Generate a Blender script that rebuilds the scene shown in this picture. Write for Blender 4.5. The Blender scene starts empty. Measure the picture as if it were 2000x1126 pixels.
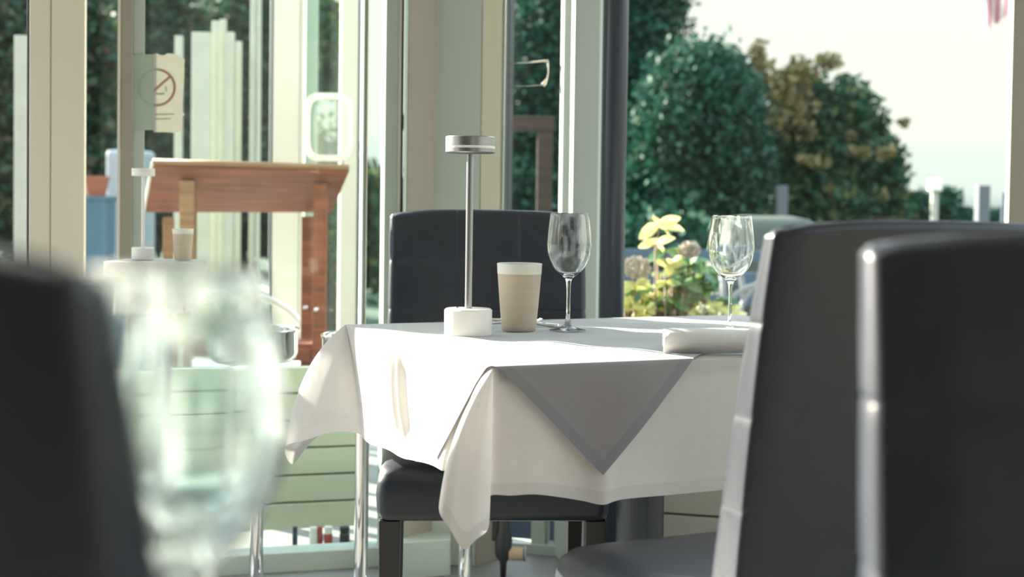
import bpy, bmesh, math, random
import numpy as np
from mathutils import Vector, Matrix, Euler

random.seed(7)
C = bpy.context.scene.collection
SC = bpy.context.scene
PI = math.pi

# ------------------------------------------------------------------ camera
FPX = 2600.0
CAMZ = 1.012
PITCH = math.atan(78.0 / FPX)
ROLL = 0.0135
PPX, PPY = 1000.0, 478.0
cam_d = bpy.data.cameras.new('camera')
cam = bpy.data.objects.new('camera', cam_d)
C.objects.link(cam)
cam_d.sensor_width = 36.0
cam_d.lens = FPX / 2000.0 * 36.0
cam_d.shift_y = -(563.0 - PPY) / 2000.0
cam_d.clip_start = 0.02
cam_d.clip_end = 500
CAMM = Matrix.Rotation(PI / 2 - PITCH, 4, 'X') @ Matrix.Rotation(ROLL, 4, 'Z')
cam.matrix_world = Matrix.Translation((0, 0, CAMZ)) @ CAMM
cam_d.dof.use_dof = True
cam_d.dof.focus_distance = 2.5
cam_d.dof.aperture_fstop = 0.0468 / 0.0135
SC.camera = cam

# ------------------------------------------------------------------ world, sun, exposure
SC.view_settings.view_transform = 'Standard'
SC.view_settings.look = 'None'
SC.view_settings.gamma = 1.0
SC.view_settings.use_curve_mapping = False
SC.view_settings.exposure = 0.12
wd = bpy.data.worlds.new('hazy_sky')
SC.world = wd
wd.use_nodes = True
nt = wd.node_tree
nt.nodes.clear()
out = nt.nodes.new('ShaderNodeOutputWorld')
bg = nt.nodes.new('ShaderNodeBackground')
tc = nt.nodes.new('ShaderNodeTexCoord')
sep = nt.nodes.new('ShaderNodeSeparateXYZ')
rmp = nt.nodes.new('ShaderNodeValToRGB')
nt.links.new(tc.outputs['Generated'], sep.inputs[0])
nt.links.new(sep.outputs['Z'], rmp.inputs['Fac'])
e = rmp.color_ramp.elements
e[0].position = 0.0
e[0].color = (0.42, 0.55, 0.55, 1)
e[1].position = 0.012
e[1].color = (0.72, 0.83, 0.76, 1)
for p, c in ((0.044, (0.78, 0.87, 0.78, 1)), (0.052, (0.885, 0.925, 0.80, 1)), (0.22, (0.92, 0.94, 0.85, 1)), (0.40, (0.74, 0.86, 0.97, 1)), (1.0, (0.55, 0.74, 0.95, 1))):
    x = rmp.color_ramp.elements.new(p)
    x.color = c
nt.links.new(rmp.outputs['Color'], bg.inputs['Color'])
mrg = nt.nodes.new('ShaderNodeMapRange')        # the hazy sky grows brighter above the horizon band
mrg.interpolation_type = 'SMOOTHSTEP'
mrg.inputs['From Min'].default_value = 0.17
mrg.inputs['From Max'].default_value = 0.55
mrg.inputs['To Min'].default_value = 1.12
mrg.inputs['To Max'].default_value = 3.6
nt.links.new(sep.outputs['Z'], mrg.inputs['Value'])
nt.links.new(mrg.outputs['Result'], bg.inputs['Strength'])
nt.links.new(bg.outputs[0], out.inputs[0])

SUN_AZ = Vector((-math.sin(math.radians(54)), math.cos(math.radians(54)), 0))
SUN_EL = math.radians(22)
sd = bpy.data.lights.new('sun', 'SUN')
sun = bpy.data.objects.new('sun', sd)
C.objects.link(sun)
sd.energy = 28.0
sd.angle = math.radians(0.6)
sd.color = (1.0, 0.93, 0.78)
to_sun = SUN_AZ * math.cos(SUN_EL) + Vector((0, 0, math.sin(SUN_EL)))
sun.rotation_euler = to_sun.to_track_quat('Z', 'Y').to_euler()

# ------------------------------------------------------------------ helpers
_R = CAMM.to_3x3()


def at(px, py, Y):
    """world point at photo pixel and world depth Y"""
    d = _R @ Vector(((px - PPX) / FPX, -(py - PPY) / FPX, -1.0))
    return Vector((0, 0, CAMZ)) + d * (Y / d.y)


def atx(px, Y, z=1.0):
    """world X of photo column px at depth Y (at eye height)"""
    return at(px, 400, Y).x


def link(o, parent=None):
    C.objects.link(o)
    if parent is not None:
        o.parent = parent
    return o


def tag(o, label=None, cat=None, group=None, kind=None):
    if label:
        o['label'] = label
    if cat:
        o['category'] = cat
    if group:
        o['group'] = group
    if kind:
        o['kind'] = kind
    return o


def empty(name, loc=(0, 0, 0), rotz=0.0):
    o = bpy.data.objects.new(name, None)
    o.empty_display_size = 0.05
    link(o)
    o.location = loc
    o.rotation_euler = (0, 0, rotz)
    return o


def obj(name, bm, mat, parent=None, smooth=False, bevel=0.0):
    me = bpy.data.meshes.new(name)
    bm.normal_update()
    bm.to_mesh(me)
    bm.free()
    if smooth:
        for p in me.polygons:
            p.use_smooth = True
    me.materials.append(mat)
    o = bpy.data.objects.new(name, me)
    link(o, parent)
    if bevel:
        m = o.modifiers.new('bevel', 'BEVEL')
        m.width = bevel
        m.segments = 3
        m.limit_method = 'ANGLE'
    return o


def copy_tree(o, parent=None):
    c = o.copy()
    C.objects.link(c)
    c.parent = parent
    for ch in list(o.children):
        copy_tree(ch, c)
    return c


def add_box(bm, lo, hi, mtx=None):
    vs = []
    for x in (lo[0], hi[0]):
        for y in (lo[1], hi[1]):
            for z in (lo[2], hi[2]):
                p = Vector((x, y, z))
                if mtx is not None:
                    p = mtx @ p
                vs.append(bm.verts.new(p))
    for f in ((0, 1, 3, 2), (4, 6, 7, 5), (0, 4, 5, 1), (2, 3, 7, 6), (0, 2, 6, 4), (1, 5, 7, 3)):
        bm.faces.new([vs[i] for i in f])
    return bm


def box(lo, hi, mtx=None):
    return add_box(bmesh.new(), lo, hi, mtx)


def add_lathe(bm, prof, n=48, centre=(0, 0), closed=False):
    rings = []
    for r, z in prof:
        if r < 1e-6:
            rings.append([bm.verts.new((centre[0], centre[1], z))])
        else:
            rings.append([bm.verts.new((centre[0] + r * math.cos(2 * PI * i / n), centre[1] + r * math.sin(2 * PI * i / n), z)) for i in range(n)])
    if closed:
        rings.append(rings[0])
    for a, b in zip(rings[:-1], rings[1:]):
        for i in range(n):
            j = (i + 1) % n
            if len(a) == 1 and len(b) == 1:
                continue
            if len(a) == 1:
                bm.faces.new((a[0], b[j], b[i]))
            elif len(b) == 1:
                bm.faces.new((a[i], a[j], b[0]))
            else:
                bm.faces.new((a[i], a[j], b[j], b[i]))
    bmesh.ops.recalc_face_normals(bm, faces=bm.faces)
    return bm


def lathe(prof, n=48, closed=False):
    return add_lathe(bmesh.new(), prof, n, closed=closed)


def add_tube(bm, pts, r, n=10, cap=True):
    pts = [Vector(p) for p in pts]
    rs = r if isinstance(r, (list, tuple)) else [r] * len(pts)
    rings = []
    nrm = None
    for i, p in enumerate(pts):
        t = (pts[min(i + 1, len(pts) - 1)] - pts[max(i - 1, 0)]).normalized()
        if nrm is None:
            nrm = t.orthogonal().normalized()
        else:
            nrm = (nrm - t * nrm.dot(t)).normalized()
        b = t.cross(nrm)
        rings.append([bm.verts.new(p + (nrm * math.cos(2 * PI * k / n) + b * math.sin(2 * PI * k / n)) * rs[i]) for k in range(n)])
    for a, b in zip(rings[:-1], rings[1:]):
        for k in range(n):
            j = (k + 1) % n
            bm.faces.new((a[k], a[j], b[j], b[k]))
    if cap:
        bm.faces.new(rings[0][::-1])
        bm.faces.new(rings[-1])
    return bm


def tube(pts, r, n=10):
    return add_tube(bmesh.new(), pts, r, n)


def prism(poly, z0, z1):
    """vertical prism over a polygon of (x, y)"""
    bm = bmesh.new()
    a = [bm.verts.new((x, y, z0)) for x, y in poly]
    b = [bm.verts.new((x, y, z1)) for x, y in poly]
    n = len(poly)
    for i in range(n):
        j = (i + 1) % n
        bm.faces.new((a[i], a[j], b[j], b[i]))
    bm.faces.new(a[::-1])
    bm.faces.new(b)
    bmesh.ops.recalc_face_normals(bm, faces=bm.faces)
    return bm


# ------------------------------------------------------------------ materials
def srgb(r, g, b):
    f = lambda c: ((c / 255 + 0.055) / 1.055) ** 2.4 if c > 10 else c / 255 / 12.92
    return (f(r), f(g), f(b), 1)


def new_mat(name):
    m = bpy.data.materials.new(name)
    m.use_nodes = True
    n = m.node_tree
    n.nodes.clear()
    o = n.nodes.new('ShaderNodeOutputMaterial')
    return m, n, o


def mat(name, col, rough=0.5, metal=0.0, var=0.06, scale=8.0, bump=0.0, bscale=200.0, stretch=None, spec=0.5, coat=0.0):
    m, n, o = new_mat(name)
    b = n.nodes.new('ShaderNodeBsdfPrincipled')
    b.inputs['Roughness'].default_value = rough
    b.inputs['Metallic'].default_value = metal
    b.inputs['Specular IOR Level'].default_value = spec
    b.inputs['Coat Weight'].default_value = coat
    tcn = n.nodes.new('ShaderNodeTexCoord')
    mp = n.nodes.new('ShaderNodeMapping')
    if stretch:
        mp.inputs['Scale'].default_value = stretch
    n.links.new(tcn.outputs['Object'], mp.inputs[0])
    nz = n.nodes.new('ShaderNodeTexNoise')
    nz.inputs['Scale'].default_value = scale
    nz.inputs['Detail'].default_value = 4
    n.links.new(mp.outputs[0], nz.inputs['Vector'])
    r = n.nodes.new('ShaderNodeValToRGB')
    r.color_ramp.elements[0].position = 0.3
    r.color_ramp.elements[1].position = 0.7
    r.color_ramp.elements[0].color = tuple(c * (1 - var) for c in col[:3]) + (1,)
    r.color_ramp.elements[1].color = tuple(min(1, c * (1 + var)) for c in col[:3]) + (1,)
    n.links.new(nz.outputs['Fac'], r.inputs[0])
    n.links.new(r.outputs[0], b.inputs['Base Color'])
    if bump:
        nb = n.nodes.new('ShaderNodeTexNoise')
        nb.inputs['Scale'].default_value = bscale
        n.links.new(mp.outputs[0], nb.inputs['Vector'])
        bp = n.nodes.new('ShaderNodeBump')
        bp.inputs['Strength'].default_value = bump
        bp.inputs['Distance'].default_value = 0.002
        n.links.new(nb.outputs['Fac'], bp.inputs['Height'])
        n.links.new(bp.outputs[0], b.inputs['Normal'])
    n.links.new(b.outputs[0], o.inputs[0])
    return m


def cloth_mat(name, col, trans, hem_col=None, sheen=0.35, weave=900.0):
    """woven cloth: diffuse + translucent; uv.y > 0.91 is the doubled hem"""
    m, n, o = new_mat(name)
    tcn = n.nodes.new('ShaderNodeTexCoord')
    nz = n.nodes.new('ShaderNodeTexNoise')
    nz.inputs['Scale'].default_value = 40
    n.links.new(tcn.outputs['Object'], nz.inputs['Vector'])
    r = n.nodes.new('ShaderNodeValToRGB')
    r.color_ramp.elements[0].color = tuple(c * 0.95 for c in col[:3]) + (1,)
    r.color_ramp.elements[1].color = tuple(min(1, c * 1.04) for c in col[:3]) + (1,)
    n.links.new(nz.outputs['Fac'], r.inputs[0])
    sp = n.nodes.new('ShaderNodeSeparateXYZ')
    n.links.new(tcn.outputs['UV'], sp.inputs[0])
    hm = n.nodes.new('ShaderNodeMath')
    hm.operation = 'GREATER_THAN'
    hm.inputs[1].default_value = 0.91
    n.links.new(sp.outputs['Y'], hm.inputs[0])
    mx = n.nodes.new('ShaderNodeMix')
    mx.data_type = 'RGBA'
    n.links.new(hm.outputs[0], mx.inputs['Factor'])
    n.links.new(r.outputs[0], mx.inputs['A'])
    mx.inputs['B'].default_value = hem_col or tuple(c * 0.9 for c in col[:3]) + (1,)
    wv = n.nodes.new('ShaderNodeTexNoise')
    wv.inputs['Scale'].default_value = weave
    n.links.new(tcn.outputs['Object'], wv.inputs['Vector'])
    wr = n.nodes.new('ShaderNodeTexNoise')
    wr.inputs['Scale'].default_value = 14
    wr.inputs['Detail'].default_value = 3
    n.links.new(tcn.outputs['Object'], wr.inputs['Vector'])
    ad = n.nodes.new('ShaderNodeMath')
    ad.operation = 'MULTIPLY_ADD'
    ad.inputs[1].default_value = 8.0
    n.links.new(wr.outputs['Fac'], ad.inputs[0])
    n.links.new(wv.outputs['Fac'], ad.inputs[2])
    bp = n.nodes.new('ShaderNodeBump')
    bp.inputs['Strength'].default_value = 0.25
    bp.inputs['Distance'].default_value = 0.001
    n.links.new(ad.outputs[0], bp.inputs['Height'])
    d = n.nodes.new('ShaderNodeBsdfPrincipled')
    d.inputs['Roughness'].default_value = 0.9
    d.inputs['Specular IOR Level'].default_value = 0.1
    d.inputs['Sheen Weight'].default_value = sheen
    d.inputs['Sheen Roughness'].default_value = 0.35
    d.inputs['Sheen Tint'].default_value = (0.92, 1.0, 1.0, 1)
    t = n.nodes.new('ShaderNodeBsdfTranslucent')
    for q in (d, t):
        n.links.new(mx.outputs['Result'], q.inputs['Base Color' if q is d else 'Color'])
        n.links.new(bp.outputs[0], q.inputs['Normal'])
    tf = n.nodes.new('ShaderNodeMath')
    tf.operation = 'MULTIPLY_ADD'
    tf.inputs[1].default_value = -trans * 0.5
    tf.inputs[2].default_value = trans
    n.links.new(hm.outputs[0], tf.inputs[0])
    ms = n.nodes.new('ShaderNodeMixShader')
    n.links.new(tf.outputs[0], ms.inputs[0])
    n.links.new(d.outputs[0], ms.inputs[1])
    n.links.new(t.outputs[0], ms.inputs[2])
    n.links.new(ms.outputs[0], o.inputs[0])
    return m


def pane_mat(name, tint=(0.93, 0.97, 0.95, 1), refl=1.0, dirt=0.03):
    """architectural pane: see-through, fresnel mirror, a little dust"""
    m, n, o = new_mat(name)
    tr = n.nodes.new('ShaderNodeBsdfTransparent')
    tr.inputs[0].default_value = tint
    gl = n.nodes.new('ShaderNodeBsdfGlossy')
    gl.inputs['Roughness'].default_value = 0.01
    fr = n.nodes.new('ShaderNodeFresnel')
    ge = n.nodes.new('ShaderNodeNewGeometry')
    bi = n.nodes.new('ShaderNodeMath')          # same reflectance on both faces of the thin pane
    bi.operation = 'MULTIPLY_ADD'
    bi.inputs[1].default_value = 1 / 1.45 - 1.45
    bi.inputs[2].default_value = 1.45
    n.links.new(ge.outputs['Backfacing'], bi.inputs[0])
    n.links.new(bi.outputs[0], fr.inputs['IOR'])
    mu = n.nodes.new('ShaderNodeMath')
    mu.operation = 'MULTIPLY'
    mu.inputs[1].default_value = refl
    n.links.new(fr.outputs[0], mu.inputs[0])
    ms = n.nodes.new('ShaderNodeMixShader')
    n.links.new(mu.outputs[0], ms.inputs[0])
    n.links.new(tr.outputs[0], ms.inputs[1])
    n.links.new(gl.outputs[0], ms.inputs[2])
    df = n.nodes.new('ShaderNodeBsdfTranslucent')
    df.inputs[0].default_value = (0.85, 0.9, 0.82, 1)
    tcn = n.nodes.new('ShaderNodeTexCoord')
    mp = n.nodes.new('ShaderNodeMapping')
    mp.inputs['Scale'].default_value = (9, 9, 0.8)
    n.links.new(tcn.outputs['Object'], mp.inputs[0])
    nz = n.nodes.new('ShaderNodeTexNoise')
    nz.inputs['Scale'].default_value = 1.5
    n.links.new(mp.outputs[0], nz.inputs['Vector'])
    m2 = n.nodes.new('ShaderNodeMath')
    m2.operation = 'MULTIPLY'
    m2.inputs[1].default_value = dirt * 2
    n.links.new(nz.outputs['Fac'], m2.inputs[0])
    ms2 = n.nodes.new('ShaderNodeMixShader')
    n.links.new(m2.outputs[0], ms2.inputs[0])
    n.links.new(ms.outputs[0], ms2.inputs[1])
    n.links.new(df.outputs[0], ms2.inputs[2])
    n.links.new(ms2.outputs[0], o.inputs[0])
    return m


def glass_mat(name, spots=0.10, tint=(0.985, 1, 0.99, 1)):
    """stemware: real refraction plus dried water marks"""
    m, n, o = new_mat(name)
    g = n.nodes.new('ShaderNodeBsdfPrincipled')
    g.inputs['Base Color'].default_value = tint
    g.inputs['Transmission Weight'].default_value = 1.0
    g.inputs['Roughness'].default_value = 0.0
    g.inputs['IOR'].default_value = 1.48
    tcn = n.nodes.new('ShaderNodeTexCoord')
    mp = n.nodes.new('ShaderNodeMapping')
    mp.inputs['Scale'].default_value = (1, 1, 0.25)
    n.links.new(tcn.outputs['Object'], mp.inputs[0])
    nz = n.nodes.new('ShaderNodeTexNoise')
    nz.inputs['Scale'].default_value = 70
    nz.inputs['Detail'].default_value = 5
    n.links.new(mp.outputs[0], nz.inputs['Vector'])
    r1 = n.nodes.new('ShaderNodeValToRGB')
    r1.color_ramp.elements[0].position = 0.52
    r1.color_ramp.elements[1].position = 0.72
    n.links.new(nz.outputs['Fac'], r1.inputs[0])
    vo = n.nodes.new('ShaderNodeTexVoronoi')
    vo.inputs['Scale'].default_value = 130
    n.links.new(tcn.outputs['Object'], vo.inputs['Vector'])
    r2 = n.nodes.new('ShaderNodeValToRGB')
    r2.color_ramp.elements[0].position = 0.06
    r2.color_ramp.elements[0].color = (1, 1, 1, 1)
    r2.color_ramp.elements[1].position = 0.14
    r2.color_ramp.elements[1].color = (0, 0, 0, 1)
    n.links.new(vo.outputs['Distance'], r2.inputs[0])
    mxx = n.nodes.new('ShaderNodeMath')
    mxx.operation = 'ADD'
    n.links.new(r1.outputs[0], mxx.inputs[0])
    n.links.new(r2.outputs[0], mxx.inputs[1])
    mu = n.nodes.new('ShaderNodeMath')
    mu.operation = 'MULTIPLY'
    mu.use_clamp = True
    mu.inputs[1].default_value = spots
    n.links.new(mxx.outputs[0], mu.inputs[0])
    df = n.nodes.new('ShaderNodeBsdfTranslucent')
    df.inputs[0].default_value = (0.9, 0.92, 0.88, 1)
    ms = n.nodes.new('ShaderNodeMixShader')
    n.links.new(mu.outputs[0], ms.inputs[0])
    n.links.new(g.outputs[0], ms.inputs[1])
    n.links.new(df.outputs[0], ms.inputs[2])
    n.links.new(ms.outputs[0], o.inputs[0])
    return m


def leaf_mat(name, cols, trans=0.35, rough=0.6):
    m, n, o = new_mat(name)
    ge = n.nodes.new('ShaderNodeNewGeometry')
    r = n.nodes.new('ShaderNodeValToRGB')
    r.color_ramp.interpolation = 'LINEAR'
    els = r.color_ramp.elements
    els[0].color = cols[0]
    els[1].color = cols[-1]
    for i, c in enumerate(cols[1:-1]):
        x = els.new((i + 1) / (len(cols) - 1))
        x.color = c
    n.links.new(ge.outputs['Random Per Island'], r.inputs[0])
    d = n.nodes.new('ShaderNodeBsdfPrincipled')
    d.inputs['Roughness'].default_value = rough
    d.inputs['Specular IOR Level'].default_value = 0.25
    t = n.nodes.new('ShaderNodeBsdfTranslucent')
    n.links.new(r.outputs[0], d.inputs['Base Color'])
    n.links.new(r.outputs[0], t.inputs['Color'])
    ms = n.nodes.new('ShaderNodeMixShader')
    ms.inputs[0].default_value = trans
    n.links.new(d.outputs[0], ms.inputs[1])
    n.links.new(t.outputs[0], ms.inputs[2])
    n.links.new(ms.outputs[0], o.inputs[0])
    return m


def wood_mat(name, c1, c2, rough=0.4):
    m, n, o = new_mat(name)
    b = n.nodes.new('ShaderNodeBsdfPrincipled')
    b.inputs['Roughness'].default_value = rough
    tcn = n.nodes.new('ShaderNodeTexCoord')
    mp = n.nodes.new('ShaderNodeMapping')
    mp.inputs['Scale'].default_value = (1.2, 12, 12)
    n.links.new(tcn.outputs['Object'], mp.inputs[0])
    nz = n.nodes.new('ShaderNodeTexNoise')
    nz.inputs['Scale'].default_value = 3
    nz.inputs['Detail'].default_value = 6
    nz.inputs['Distortion'].default_value = 0.8
    n.links.new(mp.outputs[0], nz.inputs['Vector'])
    r = n.nodes.new('ShaderNodeValToRGB')
    r.color_ramp.elements[0].position = 0.35
    r.color_ramp.elements[1].position = 0.65
    r.color_ramp.elements[0].color = c1
    r.color_ramp.elements[1].color = c2
    n.links.new(nz.outputs['Fac'], r.inputs[0])
    n.links.new(r.outputs[0], b.inputs['Base Color'])
    n.links.new(b.outputs[0], o.inputs[0])
    return m


M = {}
M['back_wall'] = mat('warm_grey_plaster', (0.33, 0.32, 0.31, 1), 0.8)
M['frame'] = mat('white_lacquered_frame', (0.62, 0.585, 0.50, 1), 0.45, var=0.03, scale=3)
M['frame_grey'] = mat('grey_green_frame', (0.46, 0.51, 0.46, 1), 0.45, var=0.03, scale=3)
M['frame_taupe'] = mat('taupe_reflection', (0.37, 0.34, 0.28, 1), 0.5, var=0.03, scale=3)
M['gasket'] = mat('dark_rubber_gasket', (0.012, 0.02, 0.03, 1), 0.5)
M['pipe'] = mat('anthracite_pipe', (0.035, 0.045, 0.065, 1), 0.35, var=0.05)
M['pane'] = pane_mat('window_glass', tint=(0.975, 0.985, 0.975, 1), refl=0.22, dirt=0.001)
M['pane_door'] = pane_mat('door_glass', tint=(0.93, 0.975, 0.95, 1), refl=0.4, dirt=0.002)
M['floor'] = mat('grey_stone_tile', (0.24, 0.235, 0.22, 1), 0.45, var=0.12, scale=5)
M['terrace'] = mat('pale_terrace_paving', (0.22, 0.215, 0.19, 1), 0.8, var=0.15, scale=4)
M['grass'] = mat('dark_lawn', (0.035, 0.07, 0.035, 1), 0.9, var=0.4, scale=6)
M['ceiling'] = mat('white_ceiling', (0.68, 0.66, 0.58, 1), 0.8, var=0.02)
M['leather'] = mat('black_leatherette', (0.024, 0.029, 0.042, 1), 0.36, var=0.1, scale=30, bump=0.15, bscale=500, spec=0.45)
M['leg'] = mat('black_painted_wood', (0.02, 0.02, 0.022, 1), 0.3, var=0.1)
M['cloth'] = cloth_mat('white_table_linen', (0.78, 0.75, 0.725, 1), 0.30)
M['topper'] = cloth_mat('taupe_linen', (0.34, 0.315, 0.325, 1), 0.10, hem_col=(0.285, 0.28, 0.30, 1), sheen=0.9)
M['napkin'] = cloth_mat('pale_grey_napkin', (0.80, 0.79, 0.77, 1), 0.2)
M['alu'] = mat('satin_aluminium', (0.36, 0.355, 0.36, 1), 0.34, metal=1.0, var=0.03, stretch=(1, 1, 12))
M['white_metal'] = mat('white_painted_metal', (0.78, 0.77, 0.73, 1), 0.35, var=0.02)
M['white_plastic'] = mat('white_plastic', (0.80, 0.80, 0.74, 1), 0.3, var=0.02)
M['diffuser'] = mat('white_acrylic_diffuser', (0.9, 0.88, 0.82, 1), 0.3, var=0.01)
M['ceramic'] = mat('beige_ceramic', (0.56, 0.46, 0.36, 1), 0.6, var=0.05, scale=6, bump=0.3, bscale=40, stretch=(1, 1, 25))
M['ceramic_rim'] = mat('off_white_glaze', (0.75, 0.73, 0.66, 1), 0.35, var=0.03, scale=20)
M['chrome'] = mat('polished_chrome', (0.80, 0.80, 0.80, 1), 0.04, metal=1.0, var=0.01)
M['glass'] = glass_mat('clear_stemware', 0.22)
M['glass_near'] = glass_mat('clear_stemware_dusty', 0.16, tint=(0.92, 0.98, 0.98, 1))
M['acrylic'] = pane_mat('clear_acrylic', tint=(0.97, 0.99, 0.97, 1), refl=1.5, dirt=0.03)
M['panel_white'] = mat('pale_screen_paint', (0.36, 0.37, 0.31, 1), 0.6)
M['garden_white'] = mat('garden_chair_white', (0.24, 0.26, 0.26, 1), 0.5)
M['wood'] = wood_mat('red_brown_varnished_wood', (0.15, 0.030, 0.009, 1), (0.28, 0.065, 0.018, 1), 0.65)
M['wood_light'] = wood_mat('honey_wood', (0.22, 0.11, 0.05, 1), (0.32, 0.17, 0.085, 1), 0.6)
M['reflected_brown'] = wood_mat('dim_reflected_brown', (0.028, 0.02, 0.015, 1), (0.05, 0.033, 0.023, 1), 0.8)  # dim brown of a reflection, used on the stand-in frame
M['siding'] = mat('sage_painted_boards', (0.42, 0.45, 0.36, 1), 0.6, var=0.04, scale=2)
M['siding_grey'] = mat('greige_painted_boards', (0.36, 0.34, 0.29, 1), 0.6, var=0.04, scale=2)
M['paper'] = cloth_mat('laminated_paper', (0.60, 0.58, 0.53, 1), 0.35)
M['paper_red'] = mat('faded_red_ink', (0.42, 0.24, 0.21, 1), 0.6)
M['paper_grey'] = mat('faded_grey_ink', (0.46, 0.46, 0.42, 1), 0.6)
M['paper_shaded'] = mat('shaded_sticker_paper', (0.36, 0.44, 0.36, 1), 0.6)  # sticker paper with the door post's shadow in its colour
M['ring_shaded'] = mat('shaded_ring_ink', (0.31, 0.38, 0.31, 1), 0.6)  # ring ink on the shaded half, shade put into the colour
M['terracotta'] = mat('orange_terracotta', (0.26, 0.09, 0.05, 1), 0.7)
M['blue'] = mat('dull_blue_plastic', (0.05, 0.11, 0.15, 1), 0.5)
M['bluegrey'] = mat('blue_grey_paint', (0.06, 0.10, 0.14, 1), 0.5)
M['navy'] = mat('navy_canvas', (0.03, 0.05, 0.09, 1), 0.7)
M['pale_grey'] = mat('pale_grey_paint', (0.27, 0.30, 0.32, 1), 0.5)
M['mid_grey'] = mat('weathered_grey_post', (0.10, 0.115, 0.125, 1), 0.7)
M['sage_canvas'] = mat('pale_sage_canvas', (0.055, 0.07, 0.05, 1), 0.8)
M['red'] = mat('red_label', (0.40, 0.07, 0.05, 1), 0.5)
M['flag_red'] = mat('flag_red_cloth', (0.62, 0.14, 0.18, 1), 0.8)
M['flag_white'] = mat('flag_white_cloth', (0.8, 0.76, 0.74, 1), 0.8)
M['dark_iron'] = mat('dark_cast_iron', (0.03, 0.032, 0.035, 1), 0.5)
M['paper_roll'] = mat('kraft_paper', (0.50, 0.36, 0.25, 1), 0.8)
M['thuja'] = leaf_mat('dark_thuja_leaves', [(0.008, 0.035, 0.022, 1), (0.016, 0.075, 0.045, 1), (0.03, 0.11, 0.06, 1), (0.02, 0.06, 0.045, 1)], 0.2)
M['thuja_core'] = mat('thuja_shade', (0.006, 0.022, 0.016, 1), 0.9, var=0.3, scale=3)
M['autumn'] = leaf_mat('autumn_leaves', [(0.012, 0.055, 0.035, 1), (0.02, 0.085, 0.045, 1), (0.03, 0.10, 0.045, 1), (0.045, 0.12, 0.05, 1), (0.03, 0.09, 0.05, 1), (0.16, 0.18, 0.05, 1)], 0.35)
M['golden'] = leaf_mat('golden_leaves', [(0.20, 0.17, 0.08, 1), (0.36, 0.29, 0.13, 1), (0.14, 0.15, 0.08, 1)], 0.45)
M['leftwood'] = leaf_mat('mixed_dark_leaves', [(0.01, 0.045, 0.028, 1), (0.03, 0.10, 0.05, 1), (0.09, 0.05, 0.035, 1), (0.06, 0.12, 0.05, 1), (0.015, 0.06, 0.045, 1)], 0.3)
M['hyd_yellow'] = leaf_mat('yellowing_hydrangea_leaf', [(0.76, 0.72, 0.26, 1), (0.85, 0.80, 0.42, 1), (0.58, 0.60, 0.17, 1)], 0.5, 0.45)
M['hyd_green'] = leaf_mat('green_hydrangea_leaf', [(0.10, 0.22, 0.08, 1), (0.22, 0.32, 0.10, 1), (0.08, 0.20, 0.12, 1)], 0.35, 0.45)
M['hyd_flower'] = leaf_mat('dry_hydrangea_bloom', [(0.55, 0.45, 0.38, 1), (0.66, 0.60, 0.48, 1), (0.45, 0.35, 0.32, 1)], 0.3, 0.7)
M['hyd_stem'] = mat('pinkish_stem', (0.25, 0.16, 0.13, 1), 0.7)
M['bark'] = mat('bark', (0.06, 0.045, 0.035, 1), 0.9, var=0.3, scale=20)

# ------------------------------------------------------------------ the room shell
CEIL = 2.75


def glY(px):
    return 3.7826 / (1 - 0.27 * (px - 1000) / FPX)


def grY(px):
    return 3.86 / (1 + 0.25 * (px - 1000) / FPX)


def LP(px, off=0.0):
    """point on the left glazing line at photo column px, pushed outwards by off"""
    Y = glY(px)
    x = atx(px, Y)
    n = Vector((-0.27, 1, 0)).normalized()
    return Vector((x, Y, 0)) + n * off


def RP(px, off=0.0):
    Y = grY(px)
    x = atx(px, Y)
    n = Vector((0.25, 1, 0)).normalized()
    return Vector((x, Y, 0)) + n * off


def strip(P, p0, p1, o0, o1, z0, z1):
    a, b, c, d = P(p0, o0), P(p1, o0), P(p1, o1), P(p0, o1)
    return prism([(a.x, a.y), (b.x, b.y), (c.x, c.y), (d.x, d.y)], z0, z1)


def structure(name, bm, m, **k):
    o = obj(name, bm, m, None, **k)
    o['kind'] = 'structure'
    return o


lft = LP(-900, 0)      # glazing runs on past the left frame edge
rgt = RP(2600, 0)
cl, cr = LP(785), RP(985)
floor_poly = [(-2.6, -3.2), (2.6, -3.2), (2.6, rgt.y + 0.03), (cr.x, cr.y + 0.08), (cl.x, cl.y + 0.1), (-2.6, LP(-900, 0.06).y - 0.2)]
structure('floor', prism(floor_poly, -0.06, 0.0), M['floor'])
structure('ceiling', prism([(x * 1.06, y + 0.12 if y > 0 else y) for x, y in floor_poly], CEIL, CEIL + 0.12), M['ceiling'])
# terrace and lawn outside
structure('ground', box((-40, -12, -0.14), (40, 9, -0.065)), M['terrace'])
structure('ground_lawn', box((-60, 9, -0.2), (60, 60, -0.08)), M['grass'])

# left glazing: trims (posts) and windows
TN = [0]


def trim(bm, m, **k):
    TN[0] += 1
    return structure('trim_%d' % TN[0], bm, m, **k)


def add_strip(parent, name, P, p0, p1, o0, o1, m, z0=0.0, z1=CEIL, bevel=0.002):
    return obj(name, strip(P, p0, p1, o0, o1, z0, z1), m, parent, bevel=bevel)


# wide cream post on the far left, in two boards
t = trim(strip(LP, 57, 98, 0.0, 0.08, 0, CEIL), M['frame'], bevel=0.002)
add_strip(t, 'board', LP, 99.5, 165, -0.004, 0.08, M['frame'])
add_strip(t, 'gasket', LP, 51, 57, 0.012, 0.06, M['gasket'])
# door stile with the bright fin
t = trim(strip(LP, 229, 234, -0.03, 0.04, 0, CEIL), M['frame'], bevel=0.001)
add_strip(t, 'stile', LP, 235, 258, 0.0, 0.05, M['frame_taupe'])
add_strip(t, 'stile', LP, 258, 281, 0.012, 0.05, M['frame_grey'])
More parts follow.
